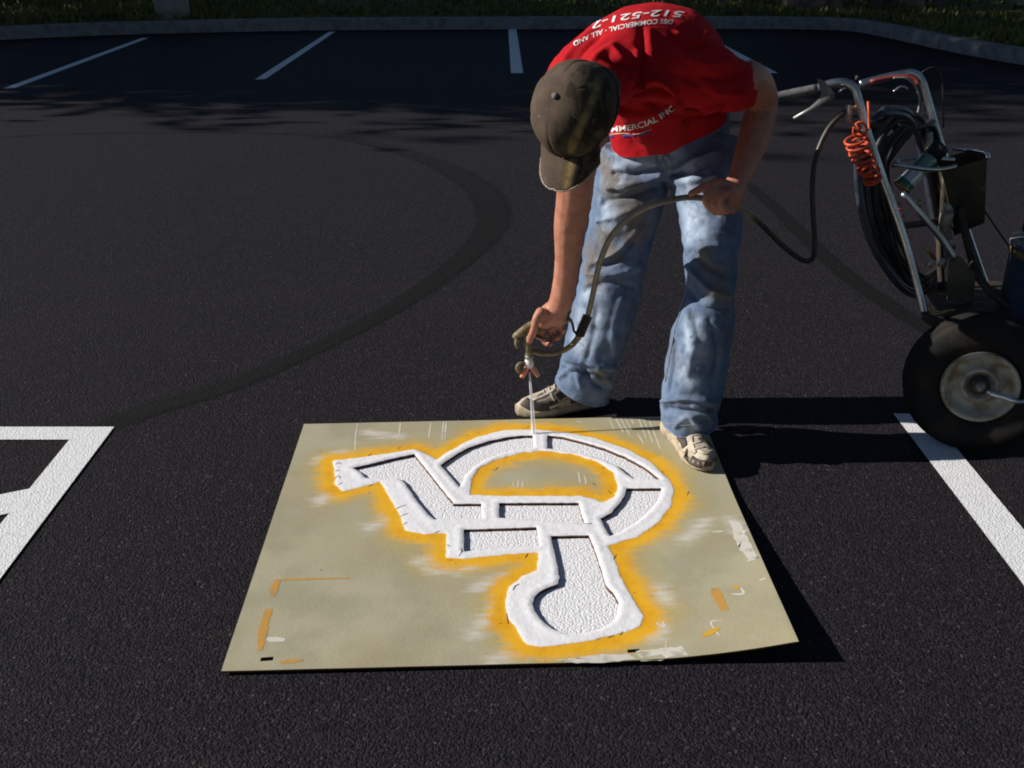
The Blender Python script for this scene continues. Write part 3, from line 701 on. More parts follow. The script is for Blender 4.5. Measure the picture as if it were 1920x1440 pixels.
folds(me, [
 ([(1235, 330), (1190, 345), (1140, 352)], .010, .0135), ([(1240, 318), (1195, 326), (1150, 325)], .008, -.0121), ([(1232, 352), (1185, 368), (1130, 380)], .011, -.0121),
 ([(1225, 372), (1180, 395), (1120, 415)], .011, .0108), ([(1262, 318), (1300, 300), (1340, 285)], .008, .0121), ([(1262, 330), (1300, 322), (1330, 306)], .008, -.0135), ([(1265, 342), (1305, 338), (1340, 330)], .010, .0108),
 ([(1285, 380), (1310, 392), (1345, 402)], .008, -.0094), ([(1255, 300), (1240, 285), (1232, 268)], .008, .0081),
 ([(1195, 430), (1160, 470), (1120, 490)], .011, .0108), ([(1185, 455), (1150, 492), (1105, 505)], .010, -.0121), ([(1200, 500), (1150, 515), (1100, 512)], .010, .0094),
 ([(1190, 540), (1140, 530), (1095, 545)], .010, -.0081), ([(1165, 560), (1150, 610), (1150, 660)], .011, .0081), ([(1120, 580), (1110, 640), (1095, 690)], .011, -.0067),
 ([(1060, 672), (1100, 682), (1150, 690)], .009, .0135), ([(1052, 690), (1090, 700), (1140, 706)], .008, -.0135), ([(1050, 708), (1075, 690), (1090, 725)], .008, .0108), ([(1095, 695), (1110, 715), (1128, 728)], .008, -.0135), ([(1120, 690), (1135, 705), (1142, 722)], .008, .0121),
 ([(1310, 420), (1345, 440), (1380, 445)], .011, .0094), ([(1295, 470), (1330, 500), (1375, 520)], .011, -.0108), ([(1290, 500), (1330, 545), (1372, 556)], .011, .0121), ([(1290, 545), (1320, 575), (1365, 580)], .010, -.0108),
 ([(1290, 585), (1300, 640), (1290, 700)], .011, .0108), ([(1330, 600), (1345, 660), (1335, 720)], .011, -.0081), ([(1265, 640), (1262, 690), (1255, 730)], .008, -.0094),
 ([(1243, 752), (1290, 748), (1340, 755)], .008, .0135), ([(1245, 768), (1290, 772), (1340, 768)], .008, -.0148), ([(1265, 800), (1290, 780), (1310, 800)], .008, .0094), ([(1335, 790), (1320, 770), (1300, 762)], .008, .0094)])
wrinkle(me, 9, .009, 3.1, (1, 1, .7)); wrinkle(me, 20, .0045, 1.7, (1, 1, 1.6)); wrinkle(me, 46, .0016, 6.1)
ROLLS = []
zr = at(1090, 722, 3.15).z; zl = at(1296, 786, 2.875).z
cut(me, (.2, 3.15, zr), (-.38, .10, -1), lambda c: c.x < .40 and c.z < .2, 'denim_dark', .0035, 'hem', ROLLS)
cut(me, (.5, 2.875, zl), (.05, .25, -1), lambda c: c.x > .42 and c.z < .2, 'denim_dark', .0035, 'hem', ROLLS)
V = coords(me); tr0 = bvh(me)
attr(me, 'fade', mask(me, [([(1150, 330), (1150, 420)], .05), ([(1300, 330), (1300, 430)], .045), ([(1110, 560), (1090, 640)], .045), ([(1300, 620), (1290, 700)], .04), ([(1290, 790), (1300, 800)], .02), ([(1180, 290), (1240, 290)], .05)], tr0))
attr(me, 'stain', mask(me, [([(1150, 350), (1190, 385), (1195, 430)], .06), ([(1105, 470), (1112, 530)], .035), ([(1345, 540), (1365, 570)], .035), ([(1130, 440), (1150, 480)], .03), ([(1320, 480), (1350, 520)], .03), ([(1120, 700), (1140, 710)], .02), ([(1130, 300), (1140, 330)], .03)], tr0))
m = NT('denim')
tw = m.n('ShaderNodeTexWave', wave_type='BANDS', bands_direction='DIAGONAL'); tw.inputs['Scale'].default_value = 210; tw.inputs['Distortion'].default_value = 1.5; m.l(m.co, tw.inputs['Vector'])
c = m.mix(m.ramp(m.noise(11, 5), .35, .7), (0.065, 0.105, 0.185), (0.105, 0.155, 0.245))
c = m.mix(m.math('MULTIPLY', m.attr('fade'), m.ramp(m.noise(18, 4), .25, .6)), c, (0.33, 0.41, 0.52))
c = m.mix(m.math('MULTIPLY', m.math('MULTIPLY', m.attr('stain'), m.ramp(m.noise(22, 5), .30, .52)), .95), c, (0.125, 0.10, 0.072))
c = m.mix(m.math('MULTIPLY', m.ramp(m.noise(7, 4), .5, .72), .6), c, (0.07, 0.075, 0.085))
c = m.mix(m.math('MULTIPLY', m.noise(420, 2, .7), .22), c, (0.36, 0.42, 0.52))
c = m.mix(m.math('MULTIPLY', m.ramp(m.noise(34, 6, .75), .52, .66), .5), c, (0.055, 0.06, 0.07))
MAT['denim'] = m.done(c, .85, 0, .2, m.bump(tw.outputs['Fac'], .25, .001, m.bump(m.noise(48, 5), .5, .004)))
jeans = mesh_obj('jeans', me, MAT['denim'], body)
jt = bvh(me)
def on_surface_strip(name, tree, pxs, width, mat, parent, off=.0015, n=4, thick=.0012):
    P = cr(pxs, n); pts = []; nrm = []
    for x, y in P:
        h = tree.ray_cast(EYE, ray(x, y).normalized())
        if h[0] is not None: pts.append(h[0] + h[1] * off); nrm.append(h[1])
    if len(pts) < 3: return None
    bm = bmesh.new(); sides = []
    for i in range(len(pts)):
        t = pts[min(i + 1, len(pts) - 1)] - pts[max(i - 1, 0)]; sides.append(t.cross(nrm[i]).normalized() if t.cross(nrm[i]).length > 1e-9 else Vector((1, 0, 0)))
    tube(bm, pts, [(width / 2, thick)] * len(pts), 6, side=sides)
    return mesh_obj(name, bmdone(bm), mat, parent)
MAT['thread'] = simple('stitching', (0.20, 0.22, 0.26), (0.13, 0.15, 0.20), 60, .8)
MAT['denim_dark'] = simple('denim_seam', (0.10, 0.15, 0.25), (0.16, 0.22, 0.33), 60, .85, bump=.5, bscale=200, bdist=.001)
hem_rolls(ROLLS, jeans)
on_surface_strip('fly_seam', jt, [(1232, 262), (1228, 280), (1230, 298), (1240, 316)], .006, MAT['thread'], jeans)
on_surface_strip('fly_edge', jt, [(1252, 272), (1248, 292), (1242, 314)], .018, MAT['denim_dark'], jeans)
on_surface_strip('pocket_seam', jt, [(1325, 238), (1345, 246), (1370, 252)], .004, MAT['thread'], jeans)
on_surface_strip('inseam', jt, [(1285, 560), (1268, 610), (1258, 660), (1248, 715)], .004, MAT['thread'], jeans)
on_surface_strip('hem_stitching', jt, [(1244, 792), (1275, 797), (1310, 795), (1340, 790)], .003, MAT['thread'], jeans)
on_surface_strip('waistband', jt, [(1140, 263), (1180, 266), (1228, 264), (1290, 254), (1350, 238)], .036, MAT['denim_dark'], jeans, .001)

# --- t-shirt
bm = bmesh.new()
S2 = [[*at(1268, 272, 3.17), .190, .132], [*at(1260, 246, 3.165), .190, .132], [*at(1253, 215, 3.155), .188, .136], [*at(1249, 172, 3.11), .182, .138], [*at(1244, 132, 3.05), .184, .136], [*at(1212, 108, 2.955), .188, .138], [*at(1180, 110, 2.85), .168, .118], [*at(1140, 134, 2.765), .10, .088]]
A = cr(S2, 5); tube(bm, A[:, :3], [(a_, b_) for a_, b_ in A[:, 3:]], 28, side=SIDE)
blob(bm, [(at(1082, 152, 2.80), .084), (at(1135, 122, 2.83), .102), (at(1225, 114, 2.87), .106), (at(1305, 132, 2.885), .094), (at(1350, 156, 2.89), .080)], 20)
A = cr([[*at(1345, 154, 2.885), .080], [*at(1375, 158, 2.905), .072], [*at(1398, 160, 2.945), .066], [*at(1416, 164, 2.97), .066]], 4); tube(bm, A[:, :3], list(A[:, 3]), 18)
A = cr([[*at(1090, 162, 2.80), .080], [*at(1088, 200, 2.815), .074], [*at(1086, 240, 2.83), .066]], 4); tube(bm, A[:, :3], list(A[:, 3]), 18)
blob(bm, [(at(1150, 132, 2.77), .088), (at(1128, 152, 2.715), .078), (at(1118, 164, 2.685), .070)], 18)   # collar
# loose front of the shirt hanging from the chest
blob(bm, [(at(1200, 165, 2.90), .085), (at(1225, 205, 2.99), .095), (at(1240, 235, 3.05), .085)], 18)
me = remesh(bmdone(bm), .0068, 6, .5)
folds(me, [
 ([(1205, 60), (1203, 95), (1200, 130)], .011, -.0101), ([(1215, 60), (1220, 100), (1230, 140)], .013, .0087), ([(1150, 95), (1165, 112), (1180, 122)], .010, .0145), ([(1135, 108), (1160, 122), (1185, 130)], .008, -.0145),
 ([(1190, 162), (1215, 145), (1245, 150)], .011, .0290), ([(1180, 150), (1190, 130), (1195, 100)], .010, .0145), ([(1195, 178), (1230, 172), (1270, 185)], .011, -.0232), ([(1240, 150), (1260, 170), (1275, 195)], .009, .0174), ([(1255, 145), (1290, 150), (1330, 175)], .011, -.0145),
 ([(1270, 62), (1300, 78), (1320, 66)], .008, .0116), ([(1262, 70), (1290, 88), (1320, 84)], .008, -.0130), ([(1290, 110), (1330, 120), (1370, 115)], .011, .0116), ([(1300, 140), (1345, 150), (1390, 140)], .010, -.0116), ([(1310, 165), (1350, 175), (1395, 175)], .010, .0116),
 ([(1160, 205), (1200, 215), (1240, 205)], .010, .0116), ([(1180, 190), (1220, 195), (1250, 215)], .008, -.0116), ([(1270, 200), (1310, 205), (1350, 200)], .010, .0130), ([(1280, 225), (1320, 218), (1360, 205)], .008, -.0101),
 ([(1060, 110), (1085, 80), (1110, 60)], .010, .0087), ([(1085, 112), (1105, 88), (1125, 70)], .009, -.0101), ([(1110, 118), (1125, 100), (1150, 85)], .009, .0087)])
wrinkle(me, 9, .008, 8.2); wrinkle(me, 20, .0038, 4.4, (1, .6, 1)); wrinkle(me, 45, .0012, 2.4)
ROLLS = []; MAT['shirt_roll'] = simple('red_hem', (0.40, 0.008, 0.013), (0.33, 0.006, 0.011), 40, .9)
q0, q1 = at(1262, 246, 3.165), at(1253, 208, 3.155)
cut(me, q0, q0 - q1, lambda c: c.z < 1.02 and c.y > 2.85 and c.x < .72, 'shirt_roll', .003, 'hem', ROLLS)
q0, q1 = at(1402, 160, 2.945), at(1375, 158, 2.905)
cut(me, q0, Vector((1, .15, .08)), lambda c: c.x > .55, 'shirt_roll', .003, 'sleeve_hem', ROLLS)
m = NT('red_cotton')
c = m.mix(m.ramp(m.noise(9, 4), .35, .7), (0.43, 0.008, 0.014), (0.35, 0.006, 0.011))
MAT['shirt'] = m.done(c, .88, 0, .15, m.bump(m.noise(500, 2), .25, .0008, m.bump(m.noise(40, 4), .25, .003)))
shirt = mesh_obj('shirt', me, MAT['shirt'], body); sht = bvh(me)
# the body stays under the cloth
bme = body.data; V = coords(bme); nk = at(1112, 160, 2.655); arm_x = at(1396, 160, 2.945).x; arm_z = at(1086, 236, 2.83).z
for i_, p_ in enumerate(V):
    if p_[0] > arm_x or p_[2] < .80 or (p_[2] < arm_z and p_[1] < 2.93) or p_[1] < nk.y: continue
    h = sht.find_nearest(Vector(p_))
    if h[0] is None: continue
    sg = (Vector(p_) - h[0]).dot(h[1])
    if sg > -.010 and h[3] < .09: V[i_] = h[0] - h[1] * .012
setco(bme, V)
MAT['print'] = simple('white_print', (0.78, 0.77, 0.76), (0.66, 0.64, 0.64), 60, .7)
MAT['print_blue'] = simple('blue_print', (0.06, 0.05, 0.28), None, 60, .7)
MAT['print_gold'] = simple('gold_print', (0.60, 0.42, 0.25), None, 60, .7)
def lettering(name, text, base_px, height_px, mat, start=0.0, end=1.0, flip=1, shear=0.0):
    """text laid along a line found on the cloth; the letters follow the surface"""
    cu = bpy.data.curves.new('t', 'FONT'); cu.body = text; cu.size = 1.0; cu.offset = .012; cu.resolution_u = 3; cu.shear = shear
    o = bpy.data.objects.new('t', cu); COL.objects.link(o); dg = bpy.context.evaluated_depsgraph_get(); dg.update()
    me = bpy.data.meshes.new_from_object(o.evaluated_get(dg)); bpy.data.objects.remove(o)
    bm = bmesh.new(); bm.from_mesh(me); bmesh.ops.triangulate(bm, faces=bm.faces[:])
    bmesh.ops.subdivide_edges(bm, edges=[e for e in bm.edges if e.calc_length() > .25], cuts=1); bmesh.ops.triangulate(bm, faces=bm.faces[:])
    xs = [v_.co.x for v_ in bm.verts]; x0, x1 = min(xs), max(xs)
    P = cr(base_px, 12); sl = np.r_[0, np.cumsum(np.linalg.norm(np.diff(P, axis=0), axis=1))]; sl /= sl[-1]
    bad = []
    for v_ in bm.verts:
        t = start + (end - start) * (v_.co.x - x0) / (x1 - x0)
        bx, by = np.interp(t, sl, P[:, 0]), np.interp(t, sl, P[:, 1])
        ex, ey = np.interp(min(1, t + .03), sl, P[:, 0]) - np.interp(max(0, t - .03), sl, P[:, 0]), np.interp(min(1, t + .03), sl, P[:, 1]) - np.interp(max(0, t - .03), sl, P[:, 1])
        L_ = math.hypot(ex, ey); nx, ny = ey / L_, -ex / L_
        hh = v_.co.y / .72 * height_px
        h = sht.ray_cast(EYE, ray(bx + nx * hh, by + ny * hh).normalized())
        if h[0] is None: bad.append(v_)
        else: v_.co = h[0] + h[1] * .0016
    bmesh.ops.delete(bm, geom=bad, context='VERTS')
    return mesh_obj(name, bmdone(bm, recalc=False), mat, shirt, smooth=False)
lettering('phone_number_print', '512-521-2', [(1283, 23), (1240, 20), (1195, 24), (1156, 30), (1135, 35), (1108, 46)], 11.5, MAT['print'], shear=.2)
lettering('back_print', 'DSS COMMERCIAL · ALL AND', [(1262, 38), (1230, 37), (1185, 43), (1140, 53), (1105, 65), (1074, 80)], 8.5, MAT['print'], shear=.2)
lettering('chest_print', 'COMMERCIAL INC', [(1118, 254), (1144, 248), (1190, 242), (1226, 230), (1245, 219), (1266, 205)], 11, MAT['print'])

on_surface_strip('print_swoosh', sht, [(1140, 253), (1165, 250), (1195, 251), (1222, 241)], .004, MAT['print_gold'], shirt, .001, thick=.0006)
for pxs in ([(1142, 257), (1150, 255)], [(1168, 256), (1180, 254), (1190, 255)], [(1194, 252), (1206, 251), (1218, 247)]):
    on_surface_strip('blue_print_mark', sht, pxs, .009, MAT['print_blue'], shirt, .001, thick=.0006)

# --- cap
def cap_pt(a, t, g=0.0):             # a: angle round the head (0 = front), t: 0 button .. 1 rim
    rr = math.sin(t * math.pi / 2) ** .82; z = math.cos(t * math.pi / 2)
    fr = 1.0 + .06 * math.cos(a)
    seam = -.0034 * math.exp(-((((a / (math.pi / 3)) + .5) % 1 - .5) / .045) ** 2) * min(1, t * 3)
    f_ = math.cos(a) * rr * (.118 * fr + seam + g); l_ = math.sin(a) * rr * (.106 + seam + g)
    u_ = .012 + z * (.116 + g) + .006 * math.cos(a) * t
    return head(f_ - .006, l_, u_)
v = []; f = []; NA, NT_ = 180, 30
for j in range(NT_):
    for i in range(NA): v.append(cap_pt(2 * math.pi * i / NA, max(.001, j / (NT_ - 1))))
for j in range(NT_ - 1):
    for i in range(NA): f.append((j * NA + i, j * NA + (i + 1) % NA, (j + 1) * NA + (i + 1) % NA, (j + 1) * NA + i))
me = pydata('cap', v, f); wrinkle(me, 14, .0045, 2.2); wrinkle(me, 34, .0012, 2.2)
ctree = bvh(me)
V = coords(me); q = (V - np.array(HC)) @ np.array(HL); qf = (V - np.array(HC)) @ np.array(HF)
attr(me, 'camo', np.clip((q - .018) / .008 + .5, 0, 1))
attr(me, 'stripe', mask(me, [([(1122, 150), (1118, 172), (1108, 195), (1096, 220), (1084, 248), (1074, 270), (1072, 285)], .0095), ([(1105, 158), (1122, 162)], .006)], ctree))
def cap_mat(name):
    m = NT(name)
    br_ = m.mix(m.ramp(m.noise(30, 5), .4, .7), (0.066, 0.046, 0.033), (0.088, 0.062, 0.044)); br_ = m.mix(m.ramp(m.noise(70, 5, .7), .66, .76), br_, (0.22, 0.18, 0.13))
    cm = m.mix(m.ramp(m.noise(24, 3, .5, stretch=(1.6, 1.6, .6)), .47, .52), (0.030, 0.022, 0.015), (0.062, 0.047, 0.030)); cm = m.mix(m.ramp(m.noise(33, 2), .60, .64), cm, (0.10, 0.072, 0.038))
    c = m.mix(m.attr('camo'), br_, cm); c = m.mix(m.attr('stripe'), c, m.mix(m.ramp(m.noise(40, 4), .45, .6), (0.27, 0.19, 0.075), (0.15, 0.105, 0.045)))
    return m.done(c, .85, 0, .2, m.bump(m.noise(300, 2), .3, .001))
MAT['cap'] = cap_mat('cap_cloth')
capo = mesh_obj('cap', me, MAT['cap'], body)
bm = bmesh.new(); ball(bm, cap_pt(0, .001) + HU * .002, (.008, .008, .005), HM, 12, 8); mesh_obj('button', bmdone(bm), simple('cap_button', (0.16, 0.14, 0.12), None, 60, .7), capo)
v = []; f = []; NB, ND = 25, 12; BILL = .078
def bill_pt(s, d, th):
    a = s * R(54); base = cap_pt(a, .985)
    L_ = BILL * (1 - .55 * abs(s) ** 3.2)
    return base + (HF * (d * L_)) - HU * (d * .016 + .030 * (s * s) * (.35 + .65 * d) + th) + HL * (math.sin(a) * -.004 * d)
for th in (0, .0035):
    for j in range(ND):
        for i in range(NB): v.append(bill_pt(-1 + 2 * i / (NB - 1), j / (ND - 1), th))
n_ = NB * ND
for j in range(ND - 1):
    for i in range(NB - 1):
        a_ = j * NB + i; f += [(a_, a_ + 1, a_ + NB + 1, a_ + NB), (n_ + a_, n_ + a_ + NB, n_ + a_ + NB + 1, n_ + a_ + 1)]
for i in range(NB - 1):
    a_ = (ND - 1) * NB + i; f += [(a_, a_ + 1, n_ + a_ + 1, n_ + a_), (i, n_ + i, n_ + i + 1, i + 1)]
for j in range(ND - 1):
    a_ = j * NB; b_ = a_ + NB - 1; f += [(a_, a_ + NB, n_ + a_ + NB, n_ + a_), (b_, n_ + b_, n_ + b_ + NB, b_ + NB)]
me = pydata('bill', v, f); V = coords(me); q = (V - np.array(HC)) @ np.array(HL)
attr(me, 'camo', np.clip((q - .022) / .006 + .5, 0, 1)); attr(me, 'stripe', np.clip(1.2 - abs(q - .034) / .011, 0, 1))
bill = mesh_obj('bill', me, MAT['cap'], capo)
MAT['fray'] = simple('frayed_edge', (0.36, 0.31, 0.24), (0.2, 0.17, 0.13), 200, .9, lo=.45, hi=.6)
tube_obj('bill_edge', [bill_pt(-1 + 2 * i / 40, 1.0, .0017) for i in range(41)], [.0022 + .0008 * random.random() for _ in range(41)], MAT['fray'], capo, 6)
tube_obj('sweatband', [cap_pt(2 * math.pi * i / 48, 1.0, -.003) - HU * .004 for i in range(48)], .004, simple('sweatband', (0.03, 0.025, 0.02), None, 60, .8), capo, 6, closed=True)

# --- shoes
m = NT('shoe_leather'); dk = m.attr('dark')
c = m.mix(m.ramp(m.noise(40, 5), .4, .7), (0.46, 0.40, 0.31), (0.32, 0.265, 0.195)); c = m.mix(dk, c, (0.045, 0.034, 0.028)); c = m.mix(m.ramp(m.noise(60, 5, .7), .64, .72), c, (0.6, 0.57, 0.52))
MAT['shoe'] = m.done(c, .7, 0, .3, m.bump(m.noise(160, 3), .3, .002))
MAT['sole'] = simple('shoe_sole', (0.40, 0.33, 0.23), (0.24, 0.19, 0.13), 40, .8, bump=.4, bscale=90)
MAT['lace'] = simple('lace', (0.40, 0.36, 0.30), None, 60, .8)
def shoe(heel, toe, z0, ax, darks, creams, label):
    heel = Vector((heel[0], heel[1], z0)); d = Vector((toe[0], toe[1], z0)) - heel; Ls = d.length; d.normalize(); s = Vector((-d.y, d.x, 0)) * ax; U = Vector((0, 0, 1))
    T = np.linspace(0, 1, 15)
    hw = np.interp(T, [0, .05, .15, .3, .5, .68, .82, .93, 1], [.018, .030, .036, .035, .039, .048, .047, .034, .012])
    tp = np.interp(T, [0, .05, .15, .3, .42, .55, .68, .82, .93, 1], [.065, .085, .10, .108, .106, .096, .082, .066, .054, .036])
    off = np.interp(T, [0, .4, .7, 1], [0, .004, .002, -.006]); spring = np.interp(T, [0, .7, .9, 1], [0, 0, .006, .014])
    v = []; f = []; n = 16
    for t, h_, z_, o_, sp_ in zip(T, hw, tp, off, spring):
        for k in range(n):
            a = math.pi * k / (n - 1); cx = math.cos(a); sx = math.sin(a)
            x_ = (abs(cx) ** .75) * (1 if cx > 0 else -1) * h_ * (1 - .18 * sx); zz = .016 + sp_ + (z_ - .016) * sx ** .8
            v.append(heel + d * (t * Ls) + s * (x_ + o_) + U * zz)
    for i in range(14):
        for k in range(n - 1): f.append((i * n + k, i * n + k + 1, (i + 1) * n + k + 1, (i + 1) * n + k))
    f.append(tuple(range(n))); f.append(tuple(range(14 * n, 15 * n))[::-1])
    for i in range(14): f.append((i * n, (i + 1) * n, (i + 1) * n + n - 1, i * n + n - 1))
    me = pydata('shoe', v, f); bm = bmesh.new(); bm.from_mesh(me); bmesh.ops.recalc_face_normals(bm, faces=bm.faces[:])
    bmesh.ops.subdivide_edges(bm, edges=[e for e in bm.edges if e.calc_length() < .08], cuts=3, use_grid_fill=True); bm.to_mesh(me); bm.free()
    wrinkle(me, 30, .0025)
    attr(me, 'dark', np.zeros(len(me.vertices)))
    o = mesh_obj('shoe', me, MAT['shoe'], body); o['label'] = label
    # sole: outline slab with a toe spring and a heel notch
    v = []; f = []; m_ = 30
    for lvl, (gz, gw) in enumerate(((0.0, .92), (.006, 1.06), (.022, 1.10), (.030, 1.0))):
        for k in range(m_):
            a = 2 * math.pi * k / m_; t = .5 - .5 * math.cos(a); hh = float(np.interp(t, T, hw)) + .002; oo = float(np.interp(t, T, off)); ss = float(np.interp(t, T, spring))
            sg = 1 if math.sin(a) >= 0 else -1; arch = .004 if (.38 < t < .55 and lvl == 0) else 0
            v.append(heel + d * (-.008 + t * (Ls + .014)) + s * (sg * hh * gw + oo) + U * (gz + ss * .8 + arch))
    for l_ in range(3):
        for k in range(m_): f.append((l_ * m_ + k, l_ * m_ + (k + 1) % m_, (l_ + 1) * m_ + (k + 1) % m_, (l_ + 1) * m_ + k))
    f.append(tuple(range(m_))[::-1]); f.append(tuple(range(3 * m_, 4 * m_)))
    bm = bmesh.new(); bm.from_mesh(pydata('sole', v, f)); mesh_obj('sole', bmdone(bm), MAT['sole'], o)
    both = BVHTree.FromPolygons([v_.co.copy() for v_ in me.vertices] + [Vector(q) for q in v], [tuple(p_.vertices) for p_ in me.polygons] + [tuple(i_ + len(me.vertices) for i_ in t_) for t_ in f])
    for pxs, wd_ in darks: on_surface_strip('dark_overlay', both, pxs, wd_, MAT['shoe_dark'], o, .0008, thick=.0012)
    for pxs, wd_ in creams: on_surface_strip('pale_overlay', both, pxs, wd_, MAT['shoe_pale'], o, .0016, thick=.0014)
    for k in range(5):
        t = .44 + k * .065; z_ = float(np.interp(t, T, tp)); hh = float(np.interp(t, T, hw)) * .55
        P = [heel + d * (t * Ls) + s * (x_ * hh) + U * (z_ + .003 - .016 * abs(x_) ** 2) + d * (.008 * x_) for x_ in (-1, -.5, 0, .5, 1)]
        tube_obj('lace', P, .0022, MAT['lace'], o, 6, sm=3)
    if ax > 0 and z0 > .005:
        c_ = heel + d * (.50 * Ls) + U * .104
        tube_obj('lace_loop', [c_ + s * (.010 + .016 * math.sin(a)) + d * (.016 * math.cos(a)) + U * (.006 * math.sin(a)) for a in np.linspace(0, 5.6, 12)], .0022, MAT['lace'], o, 6, sm=3)
    return o
MAT['shoe_dark'] = simple('shoe_dark_panel', (0.050, 0.040, 0.034), (0.09, 0.07, 0.055), 50, .75, bump=.4, bscale=140)
MAT['shoe_pale'] = simple('shoe_pale_panel', (0.50, 0.45, 0.37), (0.34, 0.29, 0.22), 50, .7, bump=.3, bscale=140)
shoe((.305, 3.205), (.022, 3.085), 0.0, 1,
     [([(982, 752), (995, 760), (1020, 763), (1046, 758)], .034), ([(1044, 745), (1054, 737), (1066, 734)], .034), ([(1008, 745), (1020, 738)], .016), ([(1070, 752), (1095, 746), (1125, 741)], .022)],
     [([(1000, 750), (1020, 742), (1040, 730)], .010), ([(1030, 765), (1050, 757), (1068, 748)], .011), ([(1040, 752), (1034, 740), (1030, 730)], .008)], 'scuffed tan sneaker on bare asphalt behind the stencil')
shoe((.508, 2.985), (.592, 2.690), 0.013, 1,
     [([(1285, 846), (1291, 858), (1306, 868), (1326, 871), (1344, 866)], .026), ([(1270, 815), (1280, 826), (1284, 838)], .030), ([(1312, 820), (1324, 828), (1334, 836)], .024)],
     [([(1296, 818), (1298, 834), (1304, 850)], .012), ([(1310, 846), (1325, 850), (1338, 845)], .012), ([(1300, 832), (1316, 828)], .006), ([(1303, 842), (1322, 838)], .006)], 'scuffed tan sneaker standing on the stencil corner')
# ------------------------------------------------------------------ spray gun, spray and hose
MAT['gun'] = simple('paint_caked_gun', (0.20, 0.17, 0.085), (0.11, 0.085, 0.045), 45, .6, .1, lo=.4, hi=.65, bump=.6, bscale=90, bdist=.003)
MAT['hose'] = simple('paint_stained_hose', (0.24, 0.215, 0.155), (0.09, 0.078, 0.055), 18, .6, lo=.35, hi=.7, bump=.3, bscale=120)
MAT['rubber'] = simple('black_rubber', (0.009, 0.009, 0.010), (0.016, 0.015, 0.015), 30, .55, bump=.3, bscale=100)
MAT['chrome'] = simple('worn_chrome', (0.62, 0.63, 0.66), (0.42, 0.41, 0.40), 9, .30, 1.0)
MAT['grey_metal'] = simple('grey_metal', (0.32, 0.31, 0.30), (0.20, 0.19, 0.17), 20, .45, .7)
MAT['dark_metal'] = simple('grimy_dark_metal', (0.045, 0.036, 0.027), (0.075, 0.055, 0.035), 16, .6, .3, bump=.5, bscale=60, bdist=.002)
MAT['white_plastic'] = simple('white_nozzle', (0.75, 0.73, 0.68), None, 40, .5)
MAT['guard'] = simple('orange_tip_guard', (0.70, 0.21, 0.10), (0.62, 0.30, 0.2), 50, .5)
GY = 3.0
gun = empty('spray_gun', at(992, 690, GY)); tag(gun, 'paint-caked olive spray gun held nozzle-down over the stencil', 'spray gun')
tube_obj('gun_body', [at(964, 634, GY), at(967, 631, GY), at(980, 621, GY), at(993, 612, GY + .01), at(1006, 606, GY + .012)], [.007, .012, .013, .014, .012], MAT['gun'], gun, 12, sm=4)
tube_obj('gun_head', [at(989, 622, GY), at(990, 645, GY), at(992, 662, GY), at(993, 676, GY)], [.013, .0145, .012, .011], MAT['gun'], gun, 14, sm=4)
tube_obj('trigger', [at(971, 634, GY - .004), at(968, 645, GY - .004), at(970, 653, GY)], [.010, .006, .004], MAT['gun'], gun, 8, sm=3)
tube_obj('grip', [at(1000, 616, GY + .012), at(1025, 612, GY + .014), at(1050, 604, GY + .014), at(1070, 598, GY + .012)], [.014, .013, .012, .008], MAT['gun'], gun, 12, sm=4)
tube_obj('finger_guard', [at(1070, 598, GY + .012), at(1074, 610, GY + .01), at(1077, 622, GY + .005), at(1086, 624, GY)], .004, MAT['dark_metal'], gun, 8, sm=4)
tube_obj('fluid_tube', [at(996, 658, GY), at(1015, 663, GY), at(1042, 662, GY), at(1066, 652, GY), at(1082, 636, GY), at(1090, 622, GY)], [.0085, .0085, .0085, .009, .010, .011], MAT['gun'], gun, 10, sm=4)
tube_obj('trigger_bar', [at(1002, 628, GY - .012), at(1018, 634, GY - .012), at(1034, 632, GY - .01)], .006, MAT['dark_metal'], gun, 8, sm=3)
nz = tube_obj('nozzle', [at(992, 672, GY), at(992, 680, GY), at(993, 688, GY)], [.011, .0145, .0125], MAT['white_plastic'], gun, 14, sm=4)
lathe_obj('swivel_nut', [(0, 0), (.0135, 0), (.0145, .002), (.0145, .009), (.0135, .011), (0, .011)], at(992, 672, GY), at(992, 660, GY) - at(992, 672, GY), MAT['grey_metal'], gun, 6)
tube_obj('tip_handle', [at(984, 680, GY - .006), at(974, 682, GY - .01), at(970, 690, GY - .01), at(974, 699, GY - .01)], [.004, .006, .007, .005], MAT['gun'], gun, 8, sm=3)
for x1, y1, x0 in ((978, 708, 989), (1010, 706, 997)):
    tube_obj('tip_guard', [at(x0, 688, GY), at((x0 + x1) / 2, 697, GY - .006), at(x1, y1, GY - .012)], [.008, .009, .007], MAT['guard'], gun, 10, sm=4)
# coil spring where the hose leaves the gun
sp0, sp1 = at(1086, 630, GY), at(1102, 592, GY); ax_ = (sp1 - sp0); L_ = ax_.length; ax_.normalize(); s_ = ax_.orthogonal().normalized(); b_ = ax_.cross(s_)
tube_obj('strain_relief_spring', [sp0 + ax_ * (L_ * t) + (s_ * math.cos(t * 62) + b_ * math.sin(t * 62)) * .0135 for t in np.linspace(0, 1, 130)], .0028, MAT['dark_metal'], gun, 6)
